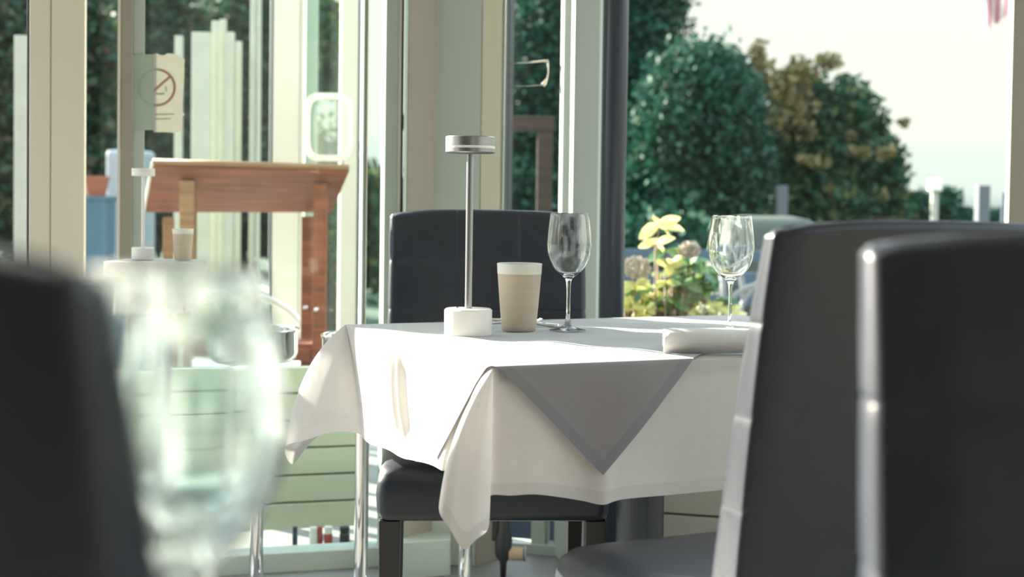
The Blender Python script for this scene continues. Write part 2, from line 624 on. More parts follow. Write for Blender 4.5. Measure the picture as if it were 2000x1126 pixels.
# outer glazing line of the porch, behind the lectern
def LP2(px, off=0.0):
    Y = glY(px) + 1.80
    return Vector((atx(px, Y), Y, 0)) + Vector((-0.27, 1, 0)).normalized() * off


t = trim(strip(LP2, 532, 584, 0.0, 0.08, -0.06, 2.7), M['frame'], bevel=0.003)
add_strip(t, 'gasket', LP2, 527, 532, 0.01, 0.05, M['gasket'], -0.06, 2.7)
add_strip(t, 'edge_bead', LP2, 585, 592, -0.006, 0.03, M['frame'], -0.06, 2.7)
t = trim(strip(LP2, 665, 697, 0.0, 0.07, -0.06, 2.7), M['frame'], bevel=0.003)
add_strip(t, 'gasket', LP2, 697, 702, 0.01, 0.05, M['gasket'], -0.06, 2.7)
t = trim(strip(LP2, 597, 622, 0.05, 0.12, -0.06, 2.7), M['frame_grey'], bevel=0.003)
trim(strip(LP2, 520, 760, 0.0, 0.08, 2.6, 2.72), M['frame'])
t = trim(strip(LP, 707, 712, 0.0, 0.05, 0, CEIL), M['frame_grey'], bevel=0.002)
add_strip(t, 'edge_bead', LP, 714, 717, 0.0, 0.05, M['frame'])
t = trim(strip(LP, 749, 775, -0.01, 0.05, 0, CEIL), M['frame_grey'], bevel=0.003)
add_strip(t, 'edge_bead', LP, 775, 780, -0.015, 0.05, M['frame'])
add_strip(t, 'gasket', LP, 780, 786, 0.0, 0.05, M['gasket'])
# off-frame post that continues the wall
trim(strip(LP, -560, -470, 0.0, 0.08, 0, CEIL), M['frame'], bevel=0.003)
trim(strip(LP, -900, -840, 0.0, 0.08, 0, CEIL), M['frame'], bevel=0.003)
# bottom and head rails
t = trim(strip(LP, -900, 785, -0.01, 0.07, 0.0, 0.055), M['frame_grey'], bevel=0.003)
trim(strip(LP, -900, 785, 0.0, 0.07, 2.62, CEIL), M['frame'])
trim(strip(RP, 985, 2600, 0.0, 0.07, 2.62, CEIL), M['frame'])

# corner column
cpts = [(atx(787, 3.63), 3.63), (atx(793, 3.61), 3.61), (atx(851, 3.70), 3.70), (atx(936, 3.70), 3.70), (atx(977, 3.775), 3.775), (atx(982, 3.77), 3.77), (atx(983, 3.83), 3.83), (atx(800, 3.83), 3.83)]
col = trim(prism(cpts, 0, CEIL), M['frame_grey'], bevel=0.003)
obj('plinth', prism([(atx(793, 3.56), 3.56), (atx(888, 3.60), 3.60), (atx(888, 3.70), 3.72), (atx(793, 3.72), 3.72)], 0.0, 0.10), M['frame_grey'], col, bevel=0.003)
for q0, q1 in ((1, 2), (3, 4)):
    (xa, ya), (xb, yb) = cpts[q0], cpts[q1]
    obj('reflection_facing', prism([(xa + .003, ya), (xb, yb - .006), (xb, yb + .01), (xa + .003, ya + .01)], 0, CEIL), M['frame_taupe'], col)  # taupe paints a brown reflection onto two faces of the column
add_strip(col, 'gasket', RP, 983, 992, 0.0, 0.05, M['gasket'])

# right-hand post, turned towards the table
pc = RP(1130)
mt = Matrix.Translation((atx(1092, 3.80), 3.80, 0)) @ Matrix.Rotation(math.radians(30), 4, 'Z')
bmx = bmesh.new()
pa = Vector((atx(1091, 3.84), 3.84))
pb = Vector((atx(1118, 3.70), 3.70))
pcx = Vector((atx(1167, 3.74), 3.74))
pdx = Vector((atx(1172, 3.76), 3.76))
post = trim(prism([pa, pb, pcx, pdx, (atx(1172, 3.9), 3.9), (atx(1091, 3.9), 3.9)], 0, CEIL), M['frame_grey'], bevel=0.002)
bmx.free()
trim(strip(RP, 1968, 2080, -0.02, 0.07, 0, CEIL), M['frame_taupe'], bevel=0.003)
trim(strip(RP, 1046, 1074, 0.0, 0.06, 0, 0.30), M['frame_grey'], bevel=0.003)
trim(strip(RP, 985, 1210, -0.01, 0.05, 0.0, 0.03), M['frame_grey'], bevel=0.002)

# the board-clad low walls under the glass
def boards(name, P, p0, p1, off, z0, z1, pitch, m, gap=0.006):
    root = structure(name, strip(P, p0, p1, off + 0.012, off + 0.04, z0, z1), M['gasket'])
    z = z1
    while z - pitch >= z0 - 0.01:
        obj('board', strip(P, p0, p1, off, off + 0.014, z - pitch + gap, z), m, root, bevel=0.003)
        z -= pitch
    return root


boards('wall_low_left', LP, -900, 757, 0.46, 0.005, 0.505, 0.0845, M['siding'])
boards('wall_low_right', RP, 1212, 2600, -0.02, 0.0, 0.62, 0.079, M['siding_grey'])
structure('trim_sill', strip(RP, 1212, 2600, -0.05, 0.08, 0.62, 0.645), M['frame_grey'], bevel=0.003)

# panes
WN = [0]


def window(P, p0, p1, off, m, z0=0.05, z1=2.62):
    WN[0] += 1
    return structure('window_%d' % WN[0], strip(P, p0, p1, off, off + 0.006, z0, z1), m)


window(LP, -840, -560, 0.03, M['pane'])
window(LP, -470, 52, 0.03, M['pane'])
window(LP, 165, 228, 0.03, M['pane'])
window(LP, 281, 707, 0.03, M['pane_door'])
window(LP, 717, 749, 0.03, M['pane_door'])
window(LP2, 592, 665, 0.03, M['pane_door'], 0.0, 2.6)
window(RP, 992, 1091, 0.03, M['pane'], 0.03)
window(RP, 1172, 1968, 0.03, M['pane'], 0.645)
window(RP, 2080, 2600, 0.03, M['pane'], 0.645)

# unseen rear and side walls, solid parts added to dim the fill
bm = box((-2.6, -3.2, 0), (0.55, -3.12, CEIL))
add_box(bm, (0.55, -3.2, 0), (2.4, -3.12, 0.85))  # opening shaped in the unseen back wall for a blue chair sheen
add_box(bm, (0.55, -3.2, 2.35), (2.4, -3.12, CEIL))
add_box(bm, (2.4, -3.2, 0), (2.6, -3.12, CEIL))
structure('unseen_wall_back', bm, M['back_wall'])
structure('unseen_wall_right', box((2.52, -3.2, 0), (2.6, rgt.y, 0.9)), M['siding_grey'])
structure('unseen_wall_left', box((-2.6, -3.2, 0), (-2.52, 0.9, CEIL)), M['back_wall'])
structure('wall_right_solid', box((2.515, -3.2, 0.9), (2.6, -0.4, CEIL)), M['back_wall'])
for xx, yy in ((2.52, -0.4), (2.52, 1.2), (-2.6, 0.9)):
    trim(box((xx, yy, 0.5), (xx + 0.08, yy + 0.08, CEIL)), M['frame'])

# downpipe just inside the window
pp = tube([(atx(1197, 3.62), 3.62, 0.0), (atx(1197, 3.62), 3.62, CEIL)], 0.0345, 32)
o = obj('support_column', pp, M['pipe'], smooth=True)
tag(o, 'dark anthracite round steel column beside the white window post', 'column')

# ------------------------------------------------------------------ table, cloth, topper
ANG = math.radians(24.0)
U = Vector((math.cos(ANG), math.sin(ANG), 0))
V = Vector((-math.sin(ANG), math.cos(ANG), 0))
N0 = Vector((atx(966, 2.112), 2.112, 0))
TL, TW, TZ = 1.0, 0.80, 0.7485


def TP(a, b, z=0.0):
    return N0 + U * a + V * b + Vector((0, 0, z))


tbl = empty('dining_table', TP(TL / 2, TW / 2), ANG)
tag(tbl, 'square pedestal dining table hidden under the white cloth with grey topper', 'table')
obj('table_top', box((-TL / 2 + .004, -TW / 2 + .004, 0.722), (TL / 2 - .004, TW / 2 - .004, TZ)), M['leg'], tbl, bevel=0.004)
ped = at(1250, 1000, 2.55)
inv = Matrix.Rotation(-ANG, 3, 'Z')
pl = inv @ (Vector((ped.x, ped.y, 0)) - tbl.location)
bm = bmesh.new()
add_lathe(bm, [(0, 0.02), (0.046, 0.02), (0.046, 0.722), (0, 0.722)], 40, (pl.x, pl.y))
obj('pedestal', bm, M['pipe'], tbl, smooth=False)
bm = bmesh.new()
add_lathe(bm, [(0, 0.0), (0.25, 0.0), (0.25, 0.012), (0.05, 0.03), (0, 0.03)], 48, (pl.x, pl.y))
obj('base_plate', bm, M['pipe'], tbl)


def catmull(p0, p1, p2, p3, t):
    return 0.5 * ((2 * p1) + (p2 - p0) * t + (2 * p0 - 5 * p1 + 4 * p2 - p3) * t * t + (3 * p1 - p0 - 3 * p2 + p3) * t ** 3)


def column(T, B, bul):
    """polyline from the edge point T to the hem point B; bul is the mid offset"""
    T, B, bul = Vector(T), Vector(B), Vector(bul)
    Mid = (T + B) / 2 + bul * 2
    rows = []
    for k in range(25):
        s = k / 24
        rows.append(T * (1 - s) ** 2 + Mid * 2 * s * (1 - s) + B * s * s)
    return rows


CZ = 0.7515
cols = []


def edge_col(a, b, nrm, out_, drop, bulge=0.004, slide=0.0, along=None):
    T = TP(a, b, CZ)
    B = T + nrm * out_ - Vector((0, 0, drop)) + (along or U) * slide
    cols.append(column(T, B, nrm * bulge + Vector((0, 0, drop * 0.02))))


CN = TP(0, 0, CZ)
CLc = TP(0, TW, CZ)
out_n = -V
out_l = -U
# near corner flap (from the front face round to the left face)
cols.append(column(CN, at(857, 992, 2.03), (-0.014, 0.00, 0.012)))
cols.append(column(CN, at(880, 1034, 2.005), (-0.010, -0.012, 0.008)))
cols.append(column(CN, at(905, 1072, 1.995), (-0.004, -0.014, 0.004)))
cols.append(column(CN, at(930, 1053, 2.005), (0.0, -0.012, 0.002)))
cols.append(column(CN, at(952, 1034, 2.03), (0.002, -0.006, 0.0)))
cols.append(column(CN + U * 0.002, at(957, 1000, 2.075), (0.0, 0.0, 0)))
cols.append(column(CN + U * 0.004, at(957, 968, 2.105), (0.0, 0.0, 0)))
# front face
for a, o_, dr in ((0.03, 0.012, 0.203), (0.07, 0.018, 0.203), (0.12, 0.012, 0.213), (0.16, 0.012, 0.222), (0.19, 0.024, 0.228), (0.23, 0.016, 0.224), (0.32, 0.006, 0.226),
                  (0.42, 0.012, 0.224), (0.52, 0.020, 0.222), (0.64, 0.008, 0.224), (0.76, 0.018, 0.222), (0.90, 0.010, 0.222), (0.97, 0.008, 0.222)):
    edge_col(a, 0, out_n, o_, dr)
# right near corner, right side, far corner, far side (plain folds)
CR = TP(TL, 0, CZ)
CF = TP(TL, TW, CZ)
for ang_, l_, dz in ((0.0, 0.012, 0.225), (0.25, 0.05, 0.26), (0.5, 0.12, 0.285), (0.75, 0.05, 0.26), (1.0, 0.012, 0.225)):
    d = (out_n * (1 - ang_) + U * ang_).normalized()
    cols.append(column(CR, CR + d * l_ - Vector((0, 0, dz)), d * 0.01))
for b in (0.08, 0.2, 0.35, 0.5, 0.65, 0.75):
    edge_col(TL, b, U, 0.01 + 0.008 * math.sin(b * 30), 0.222)
for ang_, l_, dz in ((0.0, 0.012, 0.225), (0.25, 0.05, 0.26), (0.5, 0.12, 0.285), (0.75, 0.05, 0.26), (1.0, 0.012, 0.225)):
    d = (U * (1 - ang_) + V * ang_).normalized()
    cols.append(column(CF, CF + d * l_ - Vector((0, 0, dz)), d * 0.01))
for a in (0.92, 0.8, 0.65, 0.5, 0.35, 0.2, 0.08):
    edge_col(a, TW, V, -0.004 + 0.004 * math.sin(a * 30), 0.222, bulge=0.0)
# far-left corner flap
cols.append(column(CLc + U * 0.004, CLc + U * 0.02 + V * 0.004 - Vector((0, 0, 0.22)), (0, 0, 0)))
cols.append(column(CLc, at(640, 838, 2.93), (-0.006, 0.0, 0.01)))
cols.append(column(CLc, at(600, 872, 2.92), (-0.012, 0.0, 0.015)))
cols.append(column(CLc, at(571, 906, 2.88), (-0.014, 0.0, 0.02)))
cols.append(column(CLc, at(556, 872, 2.84), (-0.018, 0.0, 0.030)))
cols.append(column(CLc, at(600, 858, 2.80), (-0.010, -0.01, 0.016)))
cols.append(column(CLc, at(650, 843, 2.77), (-0.003, -0.012, 0.01)))
cols.append(column(CLc, at(697, 845, 2.745), (0.004, -0.008, 0.0)))
cols.append(column(TP(0, TW - 0.006, CZ), at(712, 858, 2.72), (0.006, -0.002, 0.004)))
# left face hem, traced
for px, py, b, mo in ((724, 867, 0.70, 0.004), (745, 873, 0.62, 0.004), (762, 880, 0.56, 0.004), (776, 889, 0.515, 0.016), (784, 893, 0.49, -0.022), (793, 896, 0.47, 0.018), (800, 897, 0.45, -0.020),
                      (810, 899, 0.42, 0.006), (812, 900, 0.40, 0.012), (828, 903, 0.35, 0.004), (846, 909, 0.25, 0.004), (862, 918, 0.14, 0.004), (872, 925, 0.05, 0.0)):
    T = TP(0, b, CZ)
    o_ = Vector((0, 0, CAMZ))                 # hem point: where the photo column crosses the hanging plane
    d_ = at(px, py, 1.0) - o_
    t_ = (TP(-0.022, 0) - Vector((0, 0, 0))).dot(U) / d_.dot(U)
    B = o_ + d_ * t_
    cols.append(column(T, B, out_l * (mo * 0.5) + Vector((0, 0, 0.003))))
NS = 6
bm = bmesh.new()
uvl = bm.loops.layers.uv.new('UVMap')
grid = []
nc = len(cols)
for i in range(nc):
    c0, c1, c2, c3 = cols[(i - 1) % nc], cols[i], cols[(i + 1) % nc], cols[(i + 2) % nc]
    for s in range(NS):
        t_ = s / NS
        lin = (c1[-1] - c2[-1]).length < 1e-6
        grid.append([bm.verts.new(c1[k].lerp(c2[k], t_) if k == 0 else catmull(c0[k], c1[k], c2[k], c3[k], t_)) for k in range(25)])
ng = len(grid)
for i in range(ng):
    j = (i + 1) % ng
    for k in range(24):
        f = bm.faces.new((grid[i][k], grid[i][k + 1], grid[j][k + 1], grid[j][k]))
        f.smooth = True
        for lp, vv in zip(f.loops, (k, k + 1, k + 1, k)):
            lp[uvl].uv = (i / ng, vv / 24)
# flat top of the cloth, gently rumpled
na, nb = 80, 64
gt = {}
for i in range(na + 1):
    for j in range(nb + 1):
        a, b = TL * i / na, TW * j / nb
        w = min(a, TL - a, b, TW - b)
        z = CZ + (0.0011 * math.sin(a * 19 + b * 7) + 0.0009 * math.sin(b * 31 - a * 5)) * min(1, w / 0.05) + 0.0018 * min(1, w / 0.03) 
        gt[i, j] = bm.verts.new(TP(a, b, z))
for i in range(na):
    for j in range(nb):
        f = bm.faces.new((gt[i, j], gt[i + 1, j], gt[i + 1, j + 1], gt[i, j + 1]))
        f.smooth = True
        for lp in f.loops:
            lp[uvl].uv = (0.5, 0.1)
bmesh.ops.recalc_face_normals(bm, faces=bm.faces)
clo = obj('tablecloth', bm, M['cloth'])
tag(clo, 'white linen tablecloth with hanging corners draped over the pedestal table', 'tablecloth')

# taupe topper laid diagonally, one edge across the near corner
bm = bmesh.new()
Q = 0.264
PMAX = 0.86
s2 = math.sqrt(0.5)
npp, nq = 120, 74
vg = {}
for i in range(npp + 1):
    for j in range(nq + 1):
        p = PMAX * i / npp
        q = -Q + 2 * Q * j / nq
        vg[i, j] = bm.verts.new(((p + q) * s2, (p - q) * s2, 0))
for i in range(npp):
    for j in range(nq):
        bm.faces.new((vg[i, j], vg[i + 1, j], vg[i + 1, j + 1], vg[i, j + 1]))
for val in (0.0, -0.002, -0.004, -0.007, -0.010, -0.014):
    for co, no in (((val, 0, 0), (1, 0, 0)), ((0, val, 0), (0, 1, 0))):
        geom = list(bm.verts) + list(bm.edges) + list(bm.faces)
        bmesh.ops.bisect_plane(bm, geom=geom, dist=1e-6, plane_co=co, plane_no=no)
uvl = bm.loops.layers.uv.new('UVMap')
for f in bm.faces:
    f.smooth = True
    for lp in f.loops:
        a, b = lp.vert.co.x, lp.vert.co.y
        p, q = (a + b) * s2, (a - b) * s2
        ed = min(p, PMAX - p, q + Q, Q - q)
        lp[uvl].uv = (0.5, 1.0 - ed / 0.2)
RR = 0.007


def fold(s):
    """arc-length s past the edge -> (out, down)"""
    L = RR * PI / 2
    if s < L:
        th = s / RR
        return RR * math.sin(th), RR * (1 - math.cos(th))
    return RR, RR + (s - L)


for v in bm.verts:
    a, b = v.co.x, v.co.y
    z = CZ + 0.0045
    wv = 0.0012 * math.sin(a * 22 + b * 9 + 1) + 0.0012 * math.sin(b * 37 - a * 11)
    inn = min(1.0, max(0.0, min(a, b) / 0.04))
    p = (a + b) * s2
    curl = 0.006 * math.exp(-(p / 0.02) ** 2) * (0.5 + 0.5 * math.sin((a - b) * 40)) * inn
    z += (wv + 0.0012) * inn + curl
    da = db = 0.0
    if b < 0:
        o_, dn = fold(-b)
        z -= dn
        b = 0
        db = -(o_ + 0.006 * min(1, dn / 0.03) + 0.10 * dn + 0.003 * math.sin(a * 30) * min(1, dn / 0.05))
    if a < 0:
        o_, dn = fold(-a)
        z -= dn
        a = 0
        da = -(o_ + 0.004 * min(1, dn / 0.03) + 0.07 * dn)
    v.co = TP(a + da, b + db, z)
bmesh.ops.recalc_face_normals(bm, faces=bm.faces)
top = obj('table_topper', bm, M['topper'])
tag(top, 'taupe grey linen topper laid diagonally over the white cloth, its corner hanging down in front', 'table runner')
TOPZ = CZ + 0.0065

# ------------------------------------------------------------------ lamp
def disc_prof(r, z0, z1, bev=0.002):
    return [(0, z0), (r - bev, z0), (r, z0 + bev), (r, z1 - bev), (r - bev, z1), (0, z1)]


def make_lamp(x, y, z0, label, group=None):
    t = empty('table_lamp', (x, y, z0))
    tag(t, label, 'lamp', group)
    obj('base', lathe(disc_prof(0.0465, 0, 0.053, 0.003), 64), M['white_metal'], t, bevel=0.0)
    obj('stem', lathe([(0.0065, 0.0532), (0.0070, 0.054), (0.0070, 0.352)], 24), M['alu'], t, smooth=True)
    h = obj('lamp_head', lathe([(0, 0.354), (0.0455, 0.354), (0.0482, 0.356), (0.0482, 0.363)], 64), M['alu'], t)
    obj('diffuser', lathe([(0.0478, 0.363), (0.0478, 0.368)], 64), M['diffuser'], h)
    obj('cap', lathe([(0.0482, 0.368), (0.0482, 0.3845), (0.0468, 0.3862), (0, 0.3862)], 64), M['alu'], h)
    obj('switch', lathe([(0, 0.053), (0.004, 0.053), (0.0035, 0.0545), (0, 0.055)], 16), M['alu'], t).location = (-0.022, 0.012, 0)
    for ch in t.children_recursive:
        for p in ch.data.polygons:
            p.use_smooth = abs(p.normal.z) < 0.5
        ch.data.set_sharp_from_angle(angle=math.radians(30)) if hasattr(ch.data, 'set_sharp_from_angle') else None
    return t


lp_ = at(914, 660, 2.585)
make_lamp(lp_.x, lp_.y, TOPZ - 0.001, 'slim metal table lamp with round white base beside the beige cup')

# ------------------------------------------------------------------ beaker
def make_cup(x, y, z0, label):
    t = empty('ceramic_beaker', (x, y, z0))
    tag(t, label, 'cup')
    H, rt, rb = 0.1365, 0.0458, 0.0343
    r_at = lambda z: rb + (rt - rb) * (z / H) ** 0.9
    prof = [(0, 0.0), (rb - 0.002, 0.0), (rb, 0.002)] + [(r_at(z), z) for z in (0.01, 0.03, 0.05, 0.07, 0.09, 0.105, 0.1155)]
    obj('beaker_body', lathe(prof, 64), M['ceramic'], t, smooth=True)
    prof = [(r_at(0.1155) + 0.0004, 0.1155), (r_at(0.126), 0.126), (rt, 0.1355), (rt - 0.001, H), (rt - 0.003, 0.1355), (r_at(0.1) - 0.004, 0.1), (rb - 0.004, 0.006), (0, 0.006)]
    obj('glazed_rim', lathe(prof, 64), M['ceramic_rim'], t, smooth=True)
    return t


cp = at(1013, 651, 2.69)
make_cup(cp.x, cp.y, TOPZ, 'beige ceramic cup with off-white glazed rim between lamp and wine glass')

# ------------------------------------------------------------------ wine glasses
def glass_bm(s=1.0):
    outer = [(0.0, 0.0), (0.036, 0.0), (0.0375, 0.0012), (0.036, 0.0026), (0.022, 0.0055), (0.010, 0.011), (0.0055, 0.019), (0.0042, 0.03), (0.0038, 0.05), (0.0040, 0.075), (0.0048, 0.094), (0.0075, 0.106),
             (0.0175, 0.1145), (0.029, 0.125), (0.0385, 0.139), (0.0440, 0.155), (0.0462, 0.172), (0.0455, 0.190), (0.0430, 0.212), (0.0395, 0.2370)]
    inner = [(0.0390, 0.2376), (0.0384, 0.2370), (0.0418, 0.212), (0.0443, 0.190), (0.0449, 0.172), (0.0427, 0.156), (0.0372, 0.1405), (0.0278, 0.1270), (0.0160, 0.1172), (0.0, 0.1130)]

    def smooth_prof(p, n=3):
        o_ = []
        for i in range(len(p) - 1):
            p0, p1, p2, p3 = p[max(i - 1, 0)], p[i], p[i + 1], p[min(i + 2, len(p) - 1)]
            for k in range(n):
                t_ = k / n
                o_.append(tuple(max(0.0, catmull(p0[c], p1[c], p2[c], p3[c], t_)) for c in (0, 1)))
        o_.append(p[-1])
        return o_
    prof = [outer[0], outer[1]] + smooth_prof(outer[2:]) + smooth_prof(inner)
    return lathe([(r * s, z * s) for r, z in prof], 72)


g1 = at(1109, 652, 2.70)
wg = obj('wine_glass', glass_bm(1.0), M['glass'], smooth=True)
wg.location = (g1.x, g1.y, TOPZ)
tag(wg, 'empty clear wine glass standing right beside the beige cup', 'wine glass', 'wine glasses on the laid table')
g2 = at(1425, 657, 2.68)
w2 = wg.copy()
C.objects.link(w2)
w2.location = (g2.x, g2.y, TOPZ)
w2.rotation_euler = (0, 0, 1.9)
w2['label'] = 'empty clear wine glass behind the rolled napkin, in front of the hydrangea'

# ------------------------------------------------------------------ rolled napkin
nl = at(1303, 694, 2.31)
n_ang = math.radians(10)
bm = bmesh.new()
uvl = bm.loops.layers.uv.new('UVMap')
sec = []
for k in range(90):                       # flattened spiral roll, as a section in (depth, height)
    th = k / 89 * 2 * PI * 2.6
    r = 0.0225 - 0.0058 * (1 - k / 89) * 2.6
    sec.append((1.55 * r * math.cos(th + 0.5), r * 0.88 * math.sin(th + 0.5)))
sec += [(sec[-1][0] * 1.02 + 0.0015, sec[-1][1] - 0.006)]
sk = []
for i in range(28):
    s = i / 27
    ln = -0.005 + 0.30 * s
    wob = 1 + 0.05 * math.sin(s * 9)
    sag = 0.002 * math.sin(s * 5 + 1)
    sk.append([bm.verts.new((ln + 0.22 * (c[0]) * (1 if i == 0 else 1), c[0] * wob, c[1] * (wob if i else 1.03) + 0.0205 + max(0, sag))) for c in sec])
for a_, b_ in zip(sk[:-1], sk[1:]):
    for k in range(len(sec) - 1):
        f = bm.faces.new((a_[k], a_[k + 1], b_[k + 1], b_[k]))
        f.smooth = True
nap = obj('folded_napkin', bm, M['napkin'])
sm_ = nap.modifiers.new('solid', 'SOLIDIFY')
sm_.thickness = 0.0022
nap.location = (nl.x, nl.y + 0.02, TOPZ + 0.001)
nap.rotation_euler = (0, 0, n_ang)
tag(nap, 'pale grey napkin rolled up and lying at the near table edge', 'napkin')

# ------------------------------------------------------------------ cutlery behind the cup
def make_fork(loc, rot, label):
    t = empty('fork', loc)
    t.rotation_euler = rot
    tag(t, label, 'fork')
    bm = bmesh.new()
    add_tube(bm, [(0, -0.11, 0.003), (0, -0.05, 0.005), (0, 0.0, 0.008), (0, 0.03, 0.006)], [0.0045, 0.0032, 0.0028, 0.004], 10)
    obj('handle', bm, M['chrome'], t, smooth=True)
    for x in (-0.008, -0.0027, 0.0027, 0.008):
        bm = tube([(x * 0.5, 0.028, 0.006), (x, 0.042, 0.003), (x, 0.06, 0.005), (x, 0.082, 0.016)], [0.002, 0.0016, 0.0014, 0.0008], 8)
        obj('tine', bm, M['chrome'], t, smooth=True)
    return t


fk = at(1040, 646, 2.74)
make_fork((fk.x - 0.06, fk.y + 0.03, TOPZ + 0.001), (0, 0, -PI / 2 + 0.25), 'steel fork lying behind the beige cup, tines showing at its right')
bm = bmesh.new()
add_tube(bm, [(-0.025, 0, 0.004), (-0.09, 0.01, 0.006), (-0.15, 0.02, 0.003)], [0.003, 0.003, 0.005], 10)
spn = bpy.data.objects.new('spoon', None)
sp_ = at(969, 640, 2.84)
link(spn)
spn.location = (sp_.x, sp_.y, TOPZ)
spn.rotation_euler = (0, 0, PI - 0.4)
tag(spn, 'steel spoon on the white cloth between lamp base and beige cup', 'spoon')
obj('handle', bm, M['chrome'], spn, smooth=True)
bm = bmesh.new()
bmesh.ops.create_uvsphere(bm, u_segments=24, v_segments=12, radius=1.0)
bmesh.ops.delete(bm, geom=[v for v in bm.verts if v.co.z > 0.05], context='VERTS')
for v in bm.verts:
    v.co = Vector((v.co.x * 0.030, v.co.y * 0.019, v.co.z * 0.008 + 0.010))
sb = obj('bowl', bm, M['chrome'], spn, smooth=True)
sb.modifiers.new('s', 'SOLIDIFY').thickness = 0.001

# ------------------------------------------------------------------ chairs
SEAMS_Z = (0.880, 0.768, 0.656, 0.544)
CW = 0.46


def gauss(x, s):
    return math.exp(-(x / s) ** 2)


def backrest_bm():
    bm = bmesh.new()
    zs = []
    z = 0.40
    while z < 0.994:
        near = min(abs(z - s) for s in SEAMS_Z)
        zs.append(z)
        z += 0.0018 if near < 0.008 else (0.004 if z > 0.95 else 0.010)
    caps = [(0.994, 0.0025), (0.9975, 0.005), (1.0, 0.009)]
    levels = [(z, 0.0) for z in zs] + caps
    half = CW / 2
    # horizontal sampling of the front face
    xs = []
    x = -half + 0.014
    while x < half - 0.014:
        xs.append(x)
        near = min(abs(x - 0.076), abs(x + 0.076))
        x += 0.0018 if near < 0.009 else 0.010
    xs.append(half - 0.014)
    rings = []
    for z, ins in levels:
        tt = (z - 0.40) / 0.6
        thick = 0.085 - 0.048 * tt
        yc = 0.19 + 0.165 * (z - 0.45) + 0.10 * (z - 0.45) ** 2
        hs = sum(gauss(z - s, 0.0032) for s in SEAMS_Z)
        # quilt bulge between seams
        k = 0.5 + 0.5 * math.cos((z - 0.880) / 0.112 * 2 * PI)
        puff = 0.0010 * (1 - k)
        zt = lambda x_: z - (0.011 * (abs(x_) / half) ** 3.5 if z > 0.9 else 0) * max(0, (z - 0.9) / 0.1)
        hw = half - ins - 0.0012 * hs + puff * 0.3
        f = yc + ins
        r = yc + thick - ins
        ring = []
        for x_ in xs:                      # front, left to right
            g = 0.0016 * (gauss(x_ - 0.076, 0.0025) + gauss(x_ + 0.076, 0.0025)) + 0.0018 * hs
            px_ = min(1, (half - 0.014 - abs(x_)) / 0.04)
            ring.append((x_ * hw / half, f + g - puff * max(0, px_) + 0.004 * (1 - max(0, px_)), zt(x_)))
        rad = min(0.014, thick * 0.33)
        for kk in range(1, 6):             # front right corner
            th = kk / 5 * PI / 2
            ring.append((hw - rad + rad * math.sin(th), f + 0.004 + rad - rad * math.cos(th), zt(half)))
        for kk in range(1, 4):
            ring.append((hw, f + 0.004 + rad + (thick - 2 * rad - 2 * ins - 0.004) * kk / 4, zt(half)))
        # piping ridge on the rear edge
        ring.append((hw + 0.0016, r - 0.008, zt(half)))
        ring.append((hw + 0.0020, r - 0.005, zt(half)))
        ring.append((hw + 0.0002, r - 0.0025, zt(half)))
        ring.append((hw - 0.004, r, zt(half)))
        for kk in range(1, 12):
            x_ = half - 0.008 - (CW - 0.016) * kk / 12
            ring.append((x_ * hw / half, r + 0.002 * math.sin(PI * kk / 12), zt(x_)))
        ring.append((-hw + 0.004, r, zt(half)))
        ring.append((-hw - 0.0002, r - 0.0025, zt(half)))
        ring.append((-hw - 0.0020, r - 0.005, zt(half)))
        ring.append((-hw - 0.0016, r - 0.008, zt(half)))
        for kk in range(3, 0, -1):
            ring.append((-hw, f + 0.004 + rad + (thick - 2 * rad - 2 * ins - 0.004) * kk / 4, zt(half)))
        for kk in range(5, 0, -1):
            th = kk / 5 * PI / 2
            ring.append((-hw + rad - rad * math.sin(th), f + 0.004 + rad - rad * math.cos(th), zt(half)))
        rings.append([bm.verts.new(p) for p in ring])
    n = len(rings[0])
    for a_, b_ in zip(rings[:-1], rings[1:]):
        for k in range(n):
            j = (k + 1) % n
            bm.faces.new((a_[k], a_[j], b_[j], b_[k]))
    bm.faces.new(rings[0][::-1])
    bm.faces.new(rings[-1])
    bmesh.ops.recalc_face_normals(bm, faces=bm.faces)
    return bm


def rrect(hx, hy, r, n=7):
    pts = []
    for cx, cy, a0 in ((hx - r, hy - r, 0), (-hx + r, hy - r, 90), (-hx + r, -hy + r, 180), (hx - r, -hy + r, 270)):
        for k in range(n):
            th = math.radians(a0 + 90 * k / (n - 1))
            pts.append((cx + r * math.cos(th), cy + r * math.sin(th)))
    return pts


def loft(levels):
    """levels: (z, hx, hy, r)"""
    bm = bmesh.new()
    rings = [[bm.verts.new((x, y, z)) for x, y in rrect(hx, hy, r)] for z, hx, hy, r in levels]
    n = len(rings[0])
    for a_, b_ in zip(rings[:-1], rings[1:]):
        for k in range(n):
            j = (k + 1) % n
            bm.faces.new((a_[k], a_[j], b_[j], b_[k]))
    bm.faces.new(rings[0][::-1])
    bm.faces.new(rings[-1])
    bmesh.ops.recalc_face_normals(bm, faces=bm.faces)
    return bm


